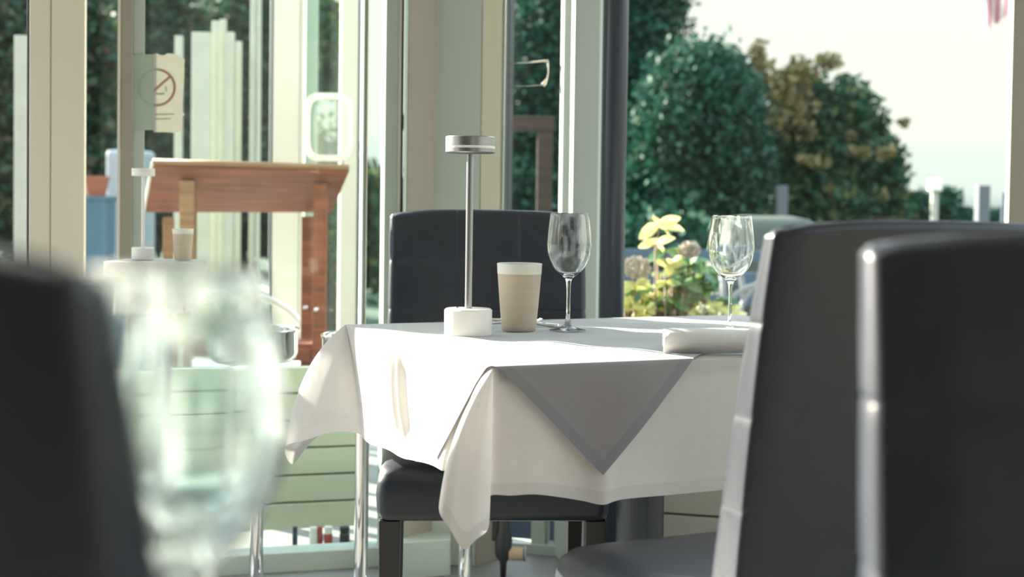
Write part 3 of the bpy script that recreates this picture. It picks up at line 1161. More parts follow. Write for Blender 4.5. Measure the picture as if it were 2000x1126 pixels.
def make_chair(label):
    t = empty('dining_chair')
    tag(t, label, 'chair', 'black leatherette dining chairs')
    obj('backrest', backrest_bm(), M['leather'], t, smooth=True)
    hx, hy = CW / 2, 0.225
    lv = [(0.388, hx - 0.012, hy - 0.012, 0.02), (0.392, hx - 0.004, hy - 0.004, 0.022), (0.405, hx, hy, 0.025), (0.440, hx + 0.002, hy + 0.002, 0.026), (0.462, hx, hy, 0.026), (0.466, hx - 0.001, hy - 0.001, 0.026),
          (0.480, hx - 0.004, hy - 0.004, 0.03), (0.492, hx - 0.014, hy - 0.014, 0.035), (0.499, hx - 0.032, hy - 0.032, 0.045), (0.503, hx - 0.07, hy - 0.07, 0.06), (0.505, hx - 0.15, hy - 0.15, 0.05)]
    obj('seat', loft(lv), M['leather'], t, smooth=True)
    for sx in (-1, 1):
        for sy, w0, w1 in ((-1, 0.034, 0.042), (1, 0.026, 0.036)):
            cx = sx * (CW / 2 - 0.026)
            cy = sy * (0.225 - 0.028)
            bm = bmesh.new()
            vs = []
            for z, w, oy in ((0.0, w0, 0.03 * (sy > 0)), (0.389, w1, 0)):
                vs.append([bm.verts.new((cx + dx * w / 2, cy + oy + dy * w / 2, z)) for dx, dy in ((-1, -1), (1, -1), (1, 1), (-1, 1))])
            for k in range(4):
                j = (k + 1) % 4
                bm.faces.new((vs[0][k], vs[0][j], vs[1][j], vs[1][k]))
            bm.faces.new(vs[0][::-1])
            bm.faces.new(vs[1])
            obj('leg', bm, M['leg'], t, bevel=0.002)
    return t


def put_chair(c, local, world, rz):
    """move chair so that its local (x, y) lands on world (x, y)"""
    R = Matrix.Rotation(rz, 3, 'Z')
    l = R @ Vector((local[0], local[1], 0))
    c.location = (world[0] - l.x, world[1] - l.y, 0)
    c.rotation_euler = (0, 0, rz)


ch1 = make_chair('black leatherette dining chair facing the camera behind the laid table')
put_chair(ch1, (0, -0.225), (atx(972, 2.60), 2.60), math.radians(3))
ch2 = copy_tree(ch1)
ch2['label'] = 'dining chair seen from behind at the near table edge, its left side brightly lit'
put_chair(ch2, (CW / 2, 0.19 + 0.06 + 0.165 * 0.14), (atx(1448, 1.56), 1.56), math.radians(180 + 24))
ch3 = copy_tree(ch1)
ch3['label'] = 'large blurred dark chair back at the right edge with one cross seam'
put_chair(ch3, (-CW / 2, 0.24), (atx(1724, 0.86), 0.86), math.radians(-8))
ch4 = copy_tree(ch1)
ch4['label'] = 'very blurred dark chair back filling the lower left corner of the picture'
put_chair(ch4, (-CW / 2, 0.19 + 0.06 + 0.16 * 0.4), (atx(243, 0.47), 0.47), math.radians(180 - 19))

# ------------------------------------------------------------------ foreground table with glasses
nt_ = empty('side_table', (-0.12, 0.58, 0))
tag(nt_, 'small table under the blurred wine glasses in the left foreground', 'table')
obj('table_top', box((-0.12, -0.10, 0.715), (0.14, 0.12, 0.745)), M['leg'], nt_, bevel=0.003)
obj('pedestal', lathe([(0, 0.01), (0.02, 0.01), (0.02, 0.715), (0, 0.715)], 24), M['leg'], nt_).location = (0.06, 0, 0)
obj('base_plate', lathe([(0, 0), (0.1, 0), (0.1, 0.01), (0, 0.012)], 32), M['leg'], nt_).location = (0.06, 0, 0)
for (px, Y, sc_, lab) in ((322, 0.53, 1.0, 'tall blurred wine glass in the left foreground, right of the dark chair back'),
                          (402, 0.645, 0.88, 'lower blurred wine glass in the left foreground, behind the tall one')):
    g = obj('wine_glass', glass_bm(sc_), M['glass_near'], smooth=True)
    g.location = (atx(px, Y), Y, 0.7455)
    tag(g, lab, 'wine glass', 'blurred wine glasses in the foreground')

# ------------------------------------------------------------------ chrome stands
def make_stand(px, Y, label):
    t = empty('chrome_stand', (atx(px, Y), Y, 0))
    tag(t, label, 'stand', 'round chrome stands by the glass wall')
    obj('foot', lathe([(0, 0.0), (0.108, 0.0), (0.11, 0.004), (0.10, 0.012), (0.03, 0.022), (0, 0.024)], 64), M['chrome'], t, smooth=True)
    obj('pole', lathe([(0.0175, 0.02), (0.0175, 0.60)], 32), M['chrome'], t, smooth=True)
    obj('bowl', lathe([(0, 0.600), (0.085, 0.602), (0.097, 0.610), (0.1015, 0.624), (0.1015, 0.676), (0.105, 0.682), (0.105, 0.687), (0.100, 0.687), (0.097, 0.680), (0.097, 0.62), (0.085, 0.612), (0, 0.610)], 72), M['chrome'], t, smooth=True)
    return t


make_stand(506, 3.42, 'chrome stand with a drum-shaped bowl in front of the lectern')
make_stand(712, 3.30, 'chrome stand with a drum-shaped bowl between the lectern and the far chair')
make_stand(917, 3.42, 'chrome stand behind the far chair, only its pole showing under the seat')

# ------------------------------------------------------------------ lectern outside
LYN, LYF = 4.55, 4.90
lt = empty('lectern', (atx(490, 4.7), 4.7, 0))
tag(lt, 'red-brown wooden lectern with slanted desk outside the glass door', 'lectern')
LX, LYc = lt.location.x, 4.7


def loc(p):
    return Vector((p[0] - LX, p[1] - LYc, p[2]))


A_ = at(300, 324, LYN)
B_ = at(682, 336, LYN)
C_ = at(648, 415, LYF)
D_ = at(284, 415, LYF)
bm = bmesh.new()
nrm_ = (B_ - A_).cross(D_ - A_).normalized() * 0.018
if nrm_.z < 0:
    nrm_ = -nrm_
lo_ = [bm.verts.new(loc(p)) for p in (A_, B_, C_, D_)]
hi_ = [bm.verts.new(loc(p + nrm_)) for p in (A_, B_, C_, D_)]
for i in range(4):
    j = (i + 1) % 4
    bm.faces.new((lo_[i], lo_[j], hi_[j], hi_[i]))
bm.faces.new(lo_[::-1])
bm.faces.new(hi_)
bmesh.ops.recalc_face_normals(bm, faces=bm.faces)
obj('desk_panel', bm, M['wood'], lt, bevel=0.004)
bm = tube([loc(A_ + Vector((0, -0.006, 0.016))), loc(B_ + Vector((0, -0.006, 0.016)))], 0.010, 12)
obj('top_lip', bm, M['wood_light'], lt, smooth=True)
bm = tube([loc(A_ + Vector((-.004, 0, 0.01))), loc(D_ + Vector((-.004, 0, 0.01)))], 0.007, 10)
obj('edge_strip', bm, M['white_plastic'], lt, smooth=True)


def lbox(p0, p1, Y0, Y1, z0, z1):
    x0, x1 = atx(p0, Y0), atx(p1, Y0)
    return box((x0 - LX, Y0 - LYc, z0), (x1 - LX, Y1 - LYc, z1))


zt_ = at(360, 352, 4.62).z
obj('leg', lbox(350, 379, 4.62, 4.67, -0.06, zt_), M['wood_light'], lt, bevel=0.003)
obj('leg', lbox(612, 637, 4.62, 4.67, -0.06, zt_), M['wood'], lt, bevel=0.003)
obj('leg', lbox(318, 336, 4.86, 4.90, -0.06, 0.95), M['wood_light'], lt, bevel=0.003)
obj('leg', lbox(589, 611, 4.84, 4.885, -0.06, 0.96), M['wood'], lt, bevel=0.003)
obj('shelf', lbox(345, 640, 4.67, 4.86, 0.49, 0.515), M['wood'], lt, bevel=0.003)
obj('apron', lbox(379, 612, 4.655, 4.672, 0.455, 0.50), M['wood'], lt, bevel=0.003)
for px_, py_ in ((597, 600), (618, 604)):
    bm = bmesh.new()
    bmesh.ops.create_uvsphere(bm, u_segments=16, v_segments=10, radius=0.009)
    k = obj('knob', bm, M['chrome'], lt, smooth=True)
    q = at(px_, py_, 4.61 if px_ > 610 else 4.835)
    k.location = loc(q)

# clear acrylic holder on the lectern
bm = bmesh.new()
hc = at(642, 248, 4.60)
hw_, hh_ = 0.085, 0.118
outer = []
inner = []
for k in range(64):
    th = 2 * PI * k / 64
    cx = math.copysign(abs(math.cos(th)) ** 0.45, math.cos(th))
    sy = math.copysign(abs(math.sin(th)) ** 0.45, math.sin(th))
    outer.append((cx * hw_, sy * hh_))
    inner.append((cx * (hw_ - 0.02), sy * (hh_ - 0.022)))
for yy in (0, 0.012):
    pass
vo0 = [bm.verts.new((x, 0, z)) for x, z in outer]
vi0 = [bm.verts.new((x, 0, z)) for x, z in inner]
vo1 = [bm.verts.new((x, 0.014, z)) for x, z in outer]
vi1 = [bm.verts.new((x, 0.014, z)) for x, z in inner]
for k in range(64):
    j = (k + 1) % 64
    bm.faces.new((vo0[k], vo0[j], vi0[j], vi0[k]))
    bm.faces.new((vo1[k], vi1[k], vi1[j], vo1[j]))
    bm.faces.new((vo0[k], vo1[k], vo1[j], vo0[j]))
    bm.faces.new((vi0[k], vi0[j], vi1[j], vi1[k]))
bmesh.ops.recalc_face_normals(bm, faces=bm.faces)
hold = empty('menu_holder', (hc.x, hc.y, hc.z - hh_))
tag(hold, 'white-rimmed clear menu holder standing on the lectern desk', 'menu holder')
rimo = obj('rim', bm, M['white_plastic'], hold, smooth=False)
rimo.location = (0, 0, hh_)
bm = box((-hw_ + 0.018, 0.005, -hh_ + 0.02), (hw_ - 0.018, 0.008, hh_ - 0.02))
po = obj('clear_pane', bm, M['acrylic'], hold)
po.location = (0, 0, hh_)
bm = box((-0.05, -0.012, -0.030), (0.05, 0.03, 0.004))
obj('foot', bm, M['acrylic'], hold, bevel=0.004)

# ------------------------------------------------------------------ sticker on the door glass
def flat_poly(pts, Pf, th=0.0006):
    """thin sheet through photo-plane points on the left glazing"""
    bm = bmesh.new()
    a_ = [bm.verts.new(p) for p in pts]
    n_ = Vector((0.26, -0.965, 0)) * th
    b_ = [bm.verts.new(Vector(p) + n_) for p in pts]
    k = len(pts)
    for i in range(k):
        j = (i + 1) % k
        bm.faces.new((a_[i], a_[j], b_[j], b_[i]))
    bm.faces.new(a_[::-1])
    bm.faces.new(b_)
    bmesh.ops.recalc_face_normals(bm, faces=bm.faces)
    return bm


def onL(px, py, off):
    """point of the left glazing plane (pushed out by off) behind a photo pixel"""
    n_ = Vector((-0.27, 1, 0)).normalized()
    p0 = LP(300, off)
    o_ = Vector((0, 0, CAMZ))
    d_ = at(px, py, 1.0) - o_
    t_ = (Vector((p0.x, p0.y, 0)) - Vector((0, 0, 0))).dot(n_) / d_.dot(n_)
    return o_ + d_ * t_


stk_edge = [(300, 106), (306, 104), (312, 107), (320, 108), (327, 104), (340, 105), (350, 108), (358, 112), (361, 118), (360, 130), (360, 150), (359, 170), (358, 190), (357, 205), (358, 220), (361, 223), (357, 228), (357, 240), (356, 252), (350, 257), (338, 259), (322, 258), (300, 258)]
st = empty('no_smoking_sticker', onL(311, 180, 0.0095))
tag(st, 'worn white sticker with a faded red prohibition circle on the door glass', 'sticker')
stl = st.location.copy()


def part_on(name, pts, off, m, th=0.0008):
    P_ = [onL(x, y, off) - stl for x, y in pts]
    return obj(name, flat_poly(P_, None, th), m, st)


part_on('white_sheet', stk_edge, 0.0105, M['paper'])
part_on('shaded_sheet', [(257, 107), (300, 106), (300, 254), (256, 254)], 0.0100, M['paper_shaded'])  # left half: post shadow painted as a darker sage sheet


def ring_poly(cx, cy, rx, ry, w, th0, th1, n=40):
    a_, b_ = [], []
    for k in range(n + 1):
        th = th0 + (th1 - th0) * k / n
        a_.append((cx + rx * math.cos(th), cy + ry * math.sin(th)))
        b_.append((cx + (rx - w) * math.cos(th), cy + (ry - w) * math.sin(th)))
    return a_, b_


for nm_, t0_, t1_, mm_ in (('red_ring', -PI / 2 + 0.16, PI / 2 + 0.16, M['paper_red']), ('shaded_ring', PI / 2 + 0.16, 1.5 * PI + 0.16, M['ring_shaded'])):  # second half of the ring is painted as lying in shadow
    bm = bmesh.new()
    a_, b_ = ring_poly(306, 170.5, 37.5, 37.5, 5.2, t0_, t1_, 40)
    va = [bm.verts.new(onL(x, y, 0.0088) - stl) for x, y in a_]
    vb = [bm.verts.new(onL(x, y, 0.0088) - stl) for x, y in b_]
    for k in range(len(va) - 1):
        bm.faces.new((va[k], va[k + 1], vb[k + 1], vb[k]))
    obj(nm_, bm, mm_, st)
part_on('red_slash', [(301, 173), (331, 147), (334, 151), (301, 180)], 0.0088, M['paper_red'], 0.0003)
part_on('cigarette_mark', [(304, 181), (322, 181), (322, 185), (304, 185)], 0.0088, M['paper_grey'], 0.0002)
part_on('smoke_mark', [(322, 168), (325, 168), (327, 179), (324, 179)], 0.0088, M['paper_grey'], 0.0002)
part_on('printed_line', [(303, 222), (340, 221), (340, 224), (303, 225)], 0.0088, M['paper_grey'], 0.0002)
part_on('printed_line', [(303, 231), (334, 230), (334, 233), (303, 234)], 0.0088, M['paper_grey'], 0.0002)

# sticker remains on the narrow pane
def onR(px, py, off):
    n_ = Vector((0.25, 1, 0)).normalized()
    p0 = RP(1040, off)
    o_ = Vector((0, 0, CAMZ))
    d_ = at(px, py, 1.0) - o_
    t_ = Vector((p0.x, p0.y, 0)).dot(n_) / d_.dot(n_)
    return o_ + d_ * t_


bm = bmesh.new()
for pts, r in (([(998, 124), (1030, 122), (1062, 119), (1070, 120)], [0.0015, 0.002, 0.003, 0.006]), ([(1070, 120), (1071, 140), (1069, 152), (1064, 162), (1060, 166)], [0.003, 0.0015, 0.002, 0.006, 0.007]),
               ([(1000, 168), (1030, 168), (1060, 166)], [0.0006, 0.0008, 0.001])):
    add_tube(bm, [onR(x, y, 0.026) for x, y in pts], r, 6)
o = obj('sticker_residue', bm, M['paper'], smooth=True)
tag(o, 'outline of a peeled clear sticker high on the narrow pane', 'sticker')

# ------------------------------------------------------------------ things on the terrace
# added pedestal, small lamp and beaker, standing in for a door glass reflection
T2Y = 3.30
z2 = at(300, 508, T2Y).z
t2 = empty('reflection_table', (atx(306, T2Y), T2Y, 0))
tag(t2, 'added narrow pedestal table under white cloth, carrying the stand-in lamp and beaker', 'table')
obj('table_top', box((-0.098, -0.09, z2 - 0.025), (0.098, 0.09, z2 - 0.004)), M['white_plastic'], t2, bevel=0.003)
obj('pedestal', lathe([(0, 0.01), (0.02, 0.01), (0.02, z2 - 0.025), (0, z2 - 0.025)], 24), M['chrome'], t2)  # pedestal of the added reflection table
obj('base_plate', lathe([(0, 0.0), (0.12, 0.0), (0.12, 0.01), (0, 0.012)], 32), M['chrome'], t2)
x_c = t2.location.x
bm = bmesh.new()
uvl = bm.loops.layers.uv.new('UVMap')
zc = z2 - 0.001
crn = [(-0.102, -0.094), (0.102, -0.094), (0.102, 0.094), (-0.102, 0.094)]
for q_ in range(4):
    (xa, ya), (xb, yb) = crn[q_], crn[(q_ + 1) % 4]
    rows = []
    nx, ny = (yb - ya), -(xb - xa)
    ln = math.hypot(nx, ny)
    nx, ny = nx / ln, ny / ln
    for i in range(25):
        s_ = i / 24
        w = 0.006 + 0.005 * math.sin(s_ * 17) * math.sin(PI * s_)
        rows.append([bm.verts.new((x_c + xa + (xb - xa) * s_ + nx * w * k, T2Y + ya + (yb - ya) * s_ + ny * w * k, zc - 0.13 * k)) for k in (0, 0.33, 0.66, 1)])
    for r0, r1 in zip(rows[:-1], rows[1:]):
        for k in range(3):
            bm.faces.new((r0[k], r0[k + 1], r1[k + 1], r1[k])).smooth = True
vs = [bm.verts.new((x_c + x, T2Y + y, zc)) for x, y in crn]
bm.faces.new(vs)
o = obj('tablecloth', bm, M['cloth'])  # cloth of the added reflection table
tag(o, 'small white cloth on the added pedestal table by the glass door', 'tablecloth')
l2 = at(279, 509, T2Y)
lm2 = make_lamp(l2.x, T2Y, z2 + 0.001, 'small stand-in for a table lamp reflected in the door glass, left of the lectern')
lm2.scale = (0.585, 0.585, 0.585)
for ch_ in lm2.children_recursive:
    if ch_.name.startswith(('stem', 'lamp_head', 'cap')):
        ch_.data.materials[0] = M['white_metal']
c2 = at(357, 507, T2Y)
cpo = make_cup(c2.x, T2Y, z2 + 0.001, 'small stand-in for a beaker reflected in the door glass, before the lectern leg')
cpo.scale = (0.57, 0.57, 0.57)

# white garden chairs with tubular arms
def garden_chair(x, y, rz, label, mm='garden_white'):
    t = empty('garden_chair', (x, y, -0.065), rz)
    tag(t, label, 'chair', 'white tubular garden chairs on the terrace')
    for sx in (-1, 1):
        pts = [(sx * 0.26, -0.24, 0.0)]
        for k in range(13):
            th = PI * k / 12
            pts.append((sx * 0.26, -0.24 * math.cos(th), 0.52 + 0.20 * math.sin(th)))
        pts.append((sx * 0.26, 0.24, 0.0))
        obj('side_frame', tube(pts, 0.014, 12), M[mm], t, smooth=True)
    pts = []
    for k in range(17):
        th = PI * k / 16
        pts.append((-0.26 * math.cos(th), 0.22 + 0.06 * math.sin(th), 0.58 + 0.30 * math.sin(th) ** 0.6))
    obj('back_frame', tube(pts, 0.013, 12), M[mm], t, smooth=True)
    obj('seat', box((-0.25, -0.22, 0.42), (0.25, 0.22, 0.445)), M[mm], t, bevel=0.008)
    return t


q = at(470, 560, 5.2)
garden_chair(q.x, 5.3, math.radians(100), 'white tubular garden chair seen through the door below the lectern desk', 'white_plastic')
q = at(1455, 580, 7.0)
garden_chair(q.x + 0.1, 6.6, math.radians(70), 'white tubular garden chair beyond the hydrangea')

# stacked white screen panels and slim posts seen through the door
fs = empty('folding_screen', (atx(440, 6.4), 6.4, -0.065))
tag(fs, 'pale folded screen of tall white panels behind the lectern', 'screen')
for (p0, p1, py, Y) in ((372, 411, 62, 6.30), (411, 425, 40, 6.36), (426, 440, 37, 6.42), (440, 456, 62, 6.34), (458, 470, 80, 6.5), (486, 498, -60, 6.5), (500, 508, -60, 6.4)):
    zz = at(p0, py, Y).z
    x0, x1 = atx(p0, Y), atx(p1, Y)
    obj('panel', box((x0 - fs.location.x, Y - 6.4, 0), (x1 - fs.location.x - 0.004, Y - 6.4 + 0.03, zz + 0.065)), M['panel_white'], fs, bevel=0.004)


def slim_post(p0, p1, py, Y, m, label, name='slim_post', cap=None):
    zz = at((p0 + p1) / 2, py, Y).z
    x0, x1 = atx(p0, Y), atx(p1, Y)
    t = empty(name, ((x0 + x1) / 2, Y, -0.08))
    tag(t, label, 'post')
    hw = (x1 - x0) / 2
    obj('shaft', box((-hw, -hw, 0), (hw, hw, zz + 0.08)), m, t, bevel=0.004)
    if cap:
        r, h = cap
        obj('cap', lathe([(0, zz + 0.08), (r, zz + 0.08), (r, zz + 0.08 + h), (0, zz + 0.08 + h * 1.1)], 32), M['white_plastic'], t, bevel=0.002)
    return t


slim_post(341, 355, 70, 6.7, M['panel_white'], 'slim white post just left of the folded screen')
slim_post(31, 54, 70, 5.6, M['panel_white'], 'pale post at the left edge beside the wide cream post')
slim_post(1517, 1537, 362, 11.5, M['mid_grey'], 'grey post in front of the autumn tree')
slim_post(1819, 1831, 372, 10.5, M['panel_white'], 'cream lamp post with a bright round head, right of the trees', 'lamp_post', (0.055, 0.09))
slim_post(1907, 1930, 362, 10.0, M['mid_grey'], 'wide grey post between lamp post and right window frame')
slim_post(1957, 1966, 376, 10.0, M['navy'], 'thin navy post right against the right window frame')

# pot, crate, cabinet far left
q = at(188, 380, 8.0)
bm = lathe([(0, 0), (0.055, 0.0), (0.075, 0.10), (0.08, 0.10), (0.08, 0.12), (0.07, 0.12), (0.05, 0.02), (0, 0.02)], 32)
pz = at(188, 383, 8.0).z
o = obj('flower_pot', bm, M['terracotta'], smooth=False)
o.location = (q.x, 8.0, pz)
tag(o, 'orange flower pot on a blue bin seen between the cream post and the door', 'flower pot')
bm = loft([(-0.065, 0.085, 0.085, 0.02), (pz - 0.03, 0.095, 0.095, 0.02), (pz - 0.02, 0.105, 0.105, 0.02), (pz, 0.105, 0.105, 0.02)])
o = obj('blue_bin', bm, M['blue'])
o.location = (q.x, 8.0, 0)
tag(o, 'tall blue bin under the orange flower pot', 'bin')
zc_ = at(218, 292, 8.3).z
cb = empty('grey_cabinet', (atx(236, 8.3), 8.3, -0.065))
tag(cb, 'tall pale grey cabinet outside, left of the door stile', 'cabinet')
obj('body', box((-0.10, 0, 0), (0.14, 0.3, zc_ + 0.065)), M['pale_grey'], cb, bevel=0.03)
obj('door', box((-0.09, -0.012, 0.05), (0.13, 0.0, at(218, 358, 8.3).z)), M['pale_grey'], cb, bevel=0.006)

# small things on the ground before the boards
def canister(px, py, Y, r, h, m, name, label, cat, m2=None):
    p = at(px, py, Y)
    t = empty(name, (p.x, Y, -0.065))
    tag(t, label, cat)
    obj('body', lathe(disc_prof(r, 0, h * 0.8, r * 0.15), 24), m, t, smooth=False)
    obj('lid', lathe([(r * 0.9, h * 0.8), (r * 0.95, h), (0, h)], 24), m2 or m, t)
    return t


canister(612, 1060, 3.98, 0.012, 0.10, M['white_plastic'], 'spray_can', 'slim white can on the ground outside the glass, left of the red ones', 'can')
canister(624, 1060, 3.99, 0.010, 0.10, M['red'], 'paint_can', 'red can on the ground beside the slim white can', 'can')
canister(641, 1060, 3.99, 0.013, 0.10, M['red'], 'paint_can', 'red can with white lid, right one of the pair', 'can', M['white_plastic'])
canister(673, 1050, 3.99, 0.016, 0.10, M['dark_iron'], 'black_jar', 'black jar on the ground, rightmost of the small cans', 'jar')
canister(576, 1060, 3.98, 0.008, 0.10, M['navy'], 'dark_bottle', 'small dark bottle on the ground left of the white can', 'bottle')

# dark pole and paper roll under the chair
p_ = at(983, 1090, 3.60)
bm = tube([(p_.x, 3.60, 0.0), (p_.x, 3.60, 0.04), (p_.x, 3.60, 0.06), (p_.x, 3.60, 0.10), (p_.x, 3.60, 0.13), (p_.x, 3.60, 0.40)], [0.008, 0.010, 0.022, 0.024, 0.017, 0.017], 20)
hk = empty('parasol_pole', (p_.x, 3.60, 0))
tag(hk, 'dark turned pole with a small paper roll at its side, behind the far chair', 'pole')
o = obj('shaft', bm, M['dark_iron'], hk, smooth=True)
o.location = (-p_.x, -3.60, 0)
obj('collar', box((-0.032, -0.01, 0.10), (-0.016, 0.02, 0.22)), M['dark_iron'], hk, bevel=0.002)
rx = at(1011, 1080, 3.60)
zr = rx.z
w_ = 3.60 / FPX
obj('paper_roll', tube([(0.016, 0, zr), (rx.x - p_.x + 12 * w_, -0.004, zr)], 0.019, 28), M['paper_roll'], hk, bevel=0.001)
obj('roll_flange', tube([(rx.x - p_.x + 12 * w_, -0.004, zr), (rx.x - p_.x + 17 * w_, -0.004, zr)], 0.021, 28), M['pale_grey'], hk, bevel=0.001)
bx_ = at(1100, 1060, 4.6)
cr_ = empty('navy_box', (bx_.x - 0.08, 4.2, -0.065))
tag(cr_, 'low navy box on the terrace seen under the far chair', 'box')
obj('body', box((-0.34, -0.1, 0), (0.40, 0.2, 0.20)), M['navy'], cr_, bevel=0.01)
obj('lid', box((-0.35, -0.11, 0.20), (0.41, 0.21, 0.225)), M['bluegrey'], cr_, bevel=0.005)

# added brown frame, standing in for a reflection in the narrow pane
wf = empty('reflected_frame', (atx(1040, 6.2), 6.2, -0.065))
tag(wf, 'brown stand-in frame for a reflection in the narrow window pane', 'frame')
zb0, zb1 = at(1040, 256, 6.2).z, at(1040, 226, 6.2).z
xb = wf.location.x
obj('reflected_beam', box((atx(992, 6.2) - xb - 0.5, 0, zb0 + 0.065), (atx(1080, 6.2) - xb, 0.06, zb1 + 0.065)), M['reflected_brown'], wf, bevel=0.004)
obj('reflected_upright', box((atx(1048, 6.2) - xb, 0, 0), (atx(1078, 6.2) - xb, 0.06, zb0 + 0.065)), M['reflected_brown'], wf, bevel=0.004)

# beyond the hydrangea: covered furniture and a blue-grey bench
cv = loft([(-0.08, 0.36, 0.35, 0.15), (0.70, 0.35, 0.32, 0.15), (0.88, 0.32, 0.28, 0.15), (0.945, 0.26, 0.20, 0.12), (0.965, 0.15, 0.1, 0.05)])
o = obj('furniture_cover', cv, M['sage_canvas'], smooth=True)
o.location = (atx(1496, 8.5), 8.5, 0)
tag(o, 'pale sage cover over garden furniture behind the right wine glass', 'cover')
bn = empty('garden_bench', (atx(1400, 7.8), 7.8, -0.065))
tag(bn, 'blue-grey garden bench behind the hydrangea', 'bench')
zt1 = at(1400, 488, 7.8).z + 0.065
for k in range(3):
    obj('back_slat', box((-0.62, 0, zt1 - 0.07 - k * 0.13), (0.75, 0.025, zt1 - k * 0.13)), M['bluegrey'], bn, bevel=0.004)
obj('seat', box((-0.62, -0.45, 0.36), (0.75, 0, 0.40)), M['bluegrey'], bn, bevel=0.004)
for xx in (-0.6, 0.7):
    for yy in (-0.42, 0.0):
        obj('leg', box((xx, yy, 0), (xx + 0.04, yy + 0.04, 0.36 if yy < -0.1 else zt1)), M['navy'], bn)

# flag in the top right corner
fg = empty('flag', at(1950, -60, 10.0))
tag(fg, 'red and white flag hanging into the top right corner of the window', 'flag')
fl = fg.location.copy()
bmr, bmw = bmesh.new(), bmesh.new()
cols_ = 9
for c in range(cols_):
    tgt = bmr if c % 3 == 0 else bmw
    for r_ in range(14):
        def fp(cc, rr):
            s, v_ = cc / cols_, rr / 14
            px = 1976 - s * 62 * (1 - 0.25 * v_) - v_ * 10
            py = -120 + v_ * (150 + 20 * s)
            return at(px, py + 22 * s * v_, 10.0 + 0.08 * math.sin(s * 9 + v_ * 4)) - fl
        vs = [tgt.verts.new(p) for p in (fp(c, r_), fp(c + 1, r_), fp(c + 1, r_ + 1), fp(c, r_ + 1))]
        tgt.faces.new(vs)
obj('red_stripes', bmr, M['flag_red'], fg)
obj('white_stripes', bmw, M['flag_white'], fg)
bm = tube([at(1985, 200, 10.05) - fl + Vector((0, 0, -2.6)), at(1981, -150, 10.05) - fl], 0.02, 12)
obj('pole', bm, M['white_plastic'], fg, smooth=True)

# ------------------------------------------------------------------ foliage
rng = np.random.default_rng(5)


def leaf_cloud(name, blobs, n, size, m, parent, aspect=0.6, shell=0.55):
    """blobs: (centre, (rx, ry, rz)); every leaf is its own small quad"""
    w = np.array([b[1][0] * b[1][1] * b[1][2] for b in blobs]) ** (2 / 3)
    w = w / w.sum()
    pick = rng.choice(len(blobs), n, p=w)
    cs = np.array([list(b[0]) for b in blobs])[pick]
    rs = np.array([list(b[1]) for b in blobs])[pick]
    d = rng.normal(size=(n, 3))
    d /= np.linalg.norm(d, axis=1)[:, None]
    rad = shell + (1 - shell) * rng.random(n) ** 0.7
    rad *= 1 + 0.10 * rng.normal(size=n)
    c = cs + d * rs * rad[:, None]
    u_ = rng.normal(size=(n, 3))
    u_ /= np.linalg.norm(u_, axis=1)[:, None]
    v_ = np.cross(u_, rng.normal(size=(n, 3)))
    v_ /= np.linalg.norm(v_, axis=1)[:, None]
    s = size * (0.6 + 0.8 * rng.random(n))[:, None]
    a = c - u_ * s
    b = c + v_ * s * aspect
    e_ = c + u_ * s
    f_ = c - v_ * s * aspect
    verts = np.stack([a, b, e_, f_], 1).reshape(-1, 3)
    faces = np.arange(n * 4).reshape(-1, 4)
    me = bpy.data.meshes.new(name)
    me.from_pydata(verts.tolist(), [], faces.tolist())
    me.materials.append(m)
    o_ = bpy.data.objects.new(name, me)
    link(o_, parent)
    return o_


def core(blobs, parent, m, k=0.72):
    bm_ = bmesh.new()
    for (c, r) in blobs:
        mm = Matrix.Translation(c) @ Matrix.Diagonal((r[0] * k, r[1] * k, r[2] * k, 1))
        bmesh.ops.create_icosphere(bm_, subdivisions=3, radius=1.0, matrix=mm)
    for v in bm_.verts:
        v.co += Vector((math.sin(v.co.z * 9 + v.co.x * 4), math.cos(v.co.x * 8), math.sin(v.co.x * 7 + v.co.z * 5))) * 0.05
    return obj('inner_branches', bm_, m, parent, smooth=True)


def tree(name, px, Y, blobs_px, n, size, leaf, label, group=None, cat='tree', corek=0.72, extra=None, shell=0.55, trunk=True, corem=None):
    """blobs_px: (px, py, rx_px, ry_px) in the photo, at depth Y"""
    x0 = atx(px, Y)
    t = empty(name, (x0, Y, -0.08))
    tag(t, label, cat, group)
    sc = Y / FPX
    bl = []
    for (bx_, by_, rx, ry) in blobs_px:
        c = at(bx_, by_, Y)
        bl.append(((c.x - x0, rng.uniform(-0.25, 0.25), c.z + 0.08), (rx * sc, min(rx, ry) * sc * 0.9, ry * sc)))
    leaf_cloud('foliage', bl, n, size, leaf, t, shell=shell)
    if extra:
        for nm, ebl, en, esz, em in extra:
            eb = []
            for (bx_, by_, rx, ry) in ebl:
                c = at(bx_, by_, Y)
                eb.append(((c.x - x0, -0.5, c.z + 0.08), (rx * sc, rx * sc * 0.6, ry * sc)))
            leaf_cloud(nm, eb, en, esz, em, t, shell=0.1)
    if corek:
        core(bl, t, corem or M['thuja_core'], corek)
    if trunk:
        zt2 = max(b[0][2] for b in bl)
        obj('trunk', tube([(0, 0, 0), (0.05, 0.05, zt2 * 0.5), (0, 0, zt2 * 0.9)], [0.11, 0.08, 0.03], 10), M['bark'], t, smooth=True)
    return t


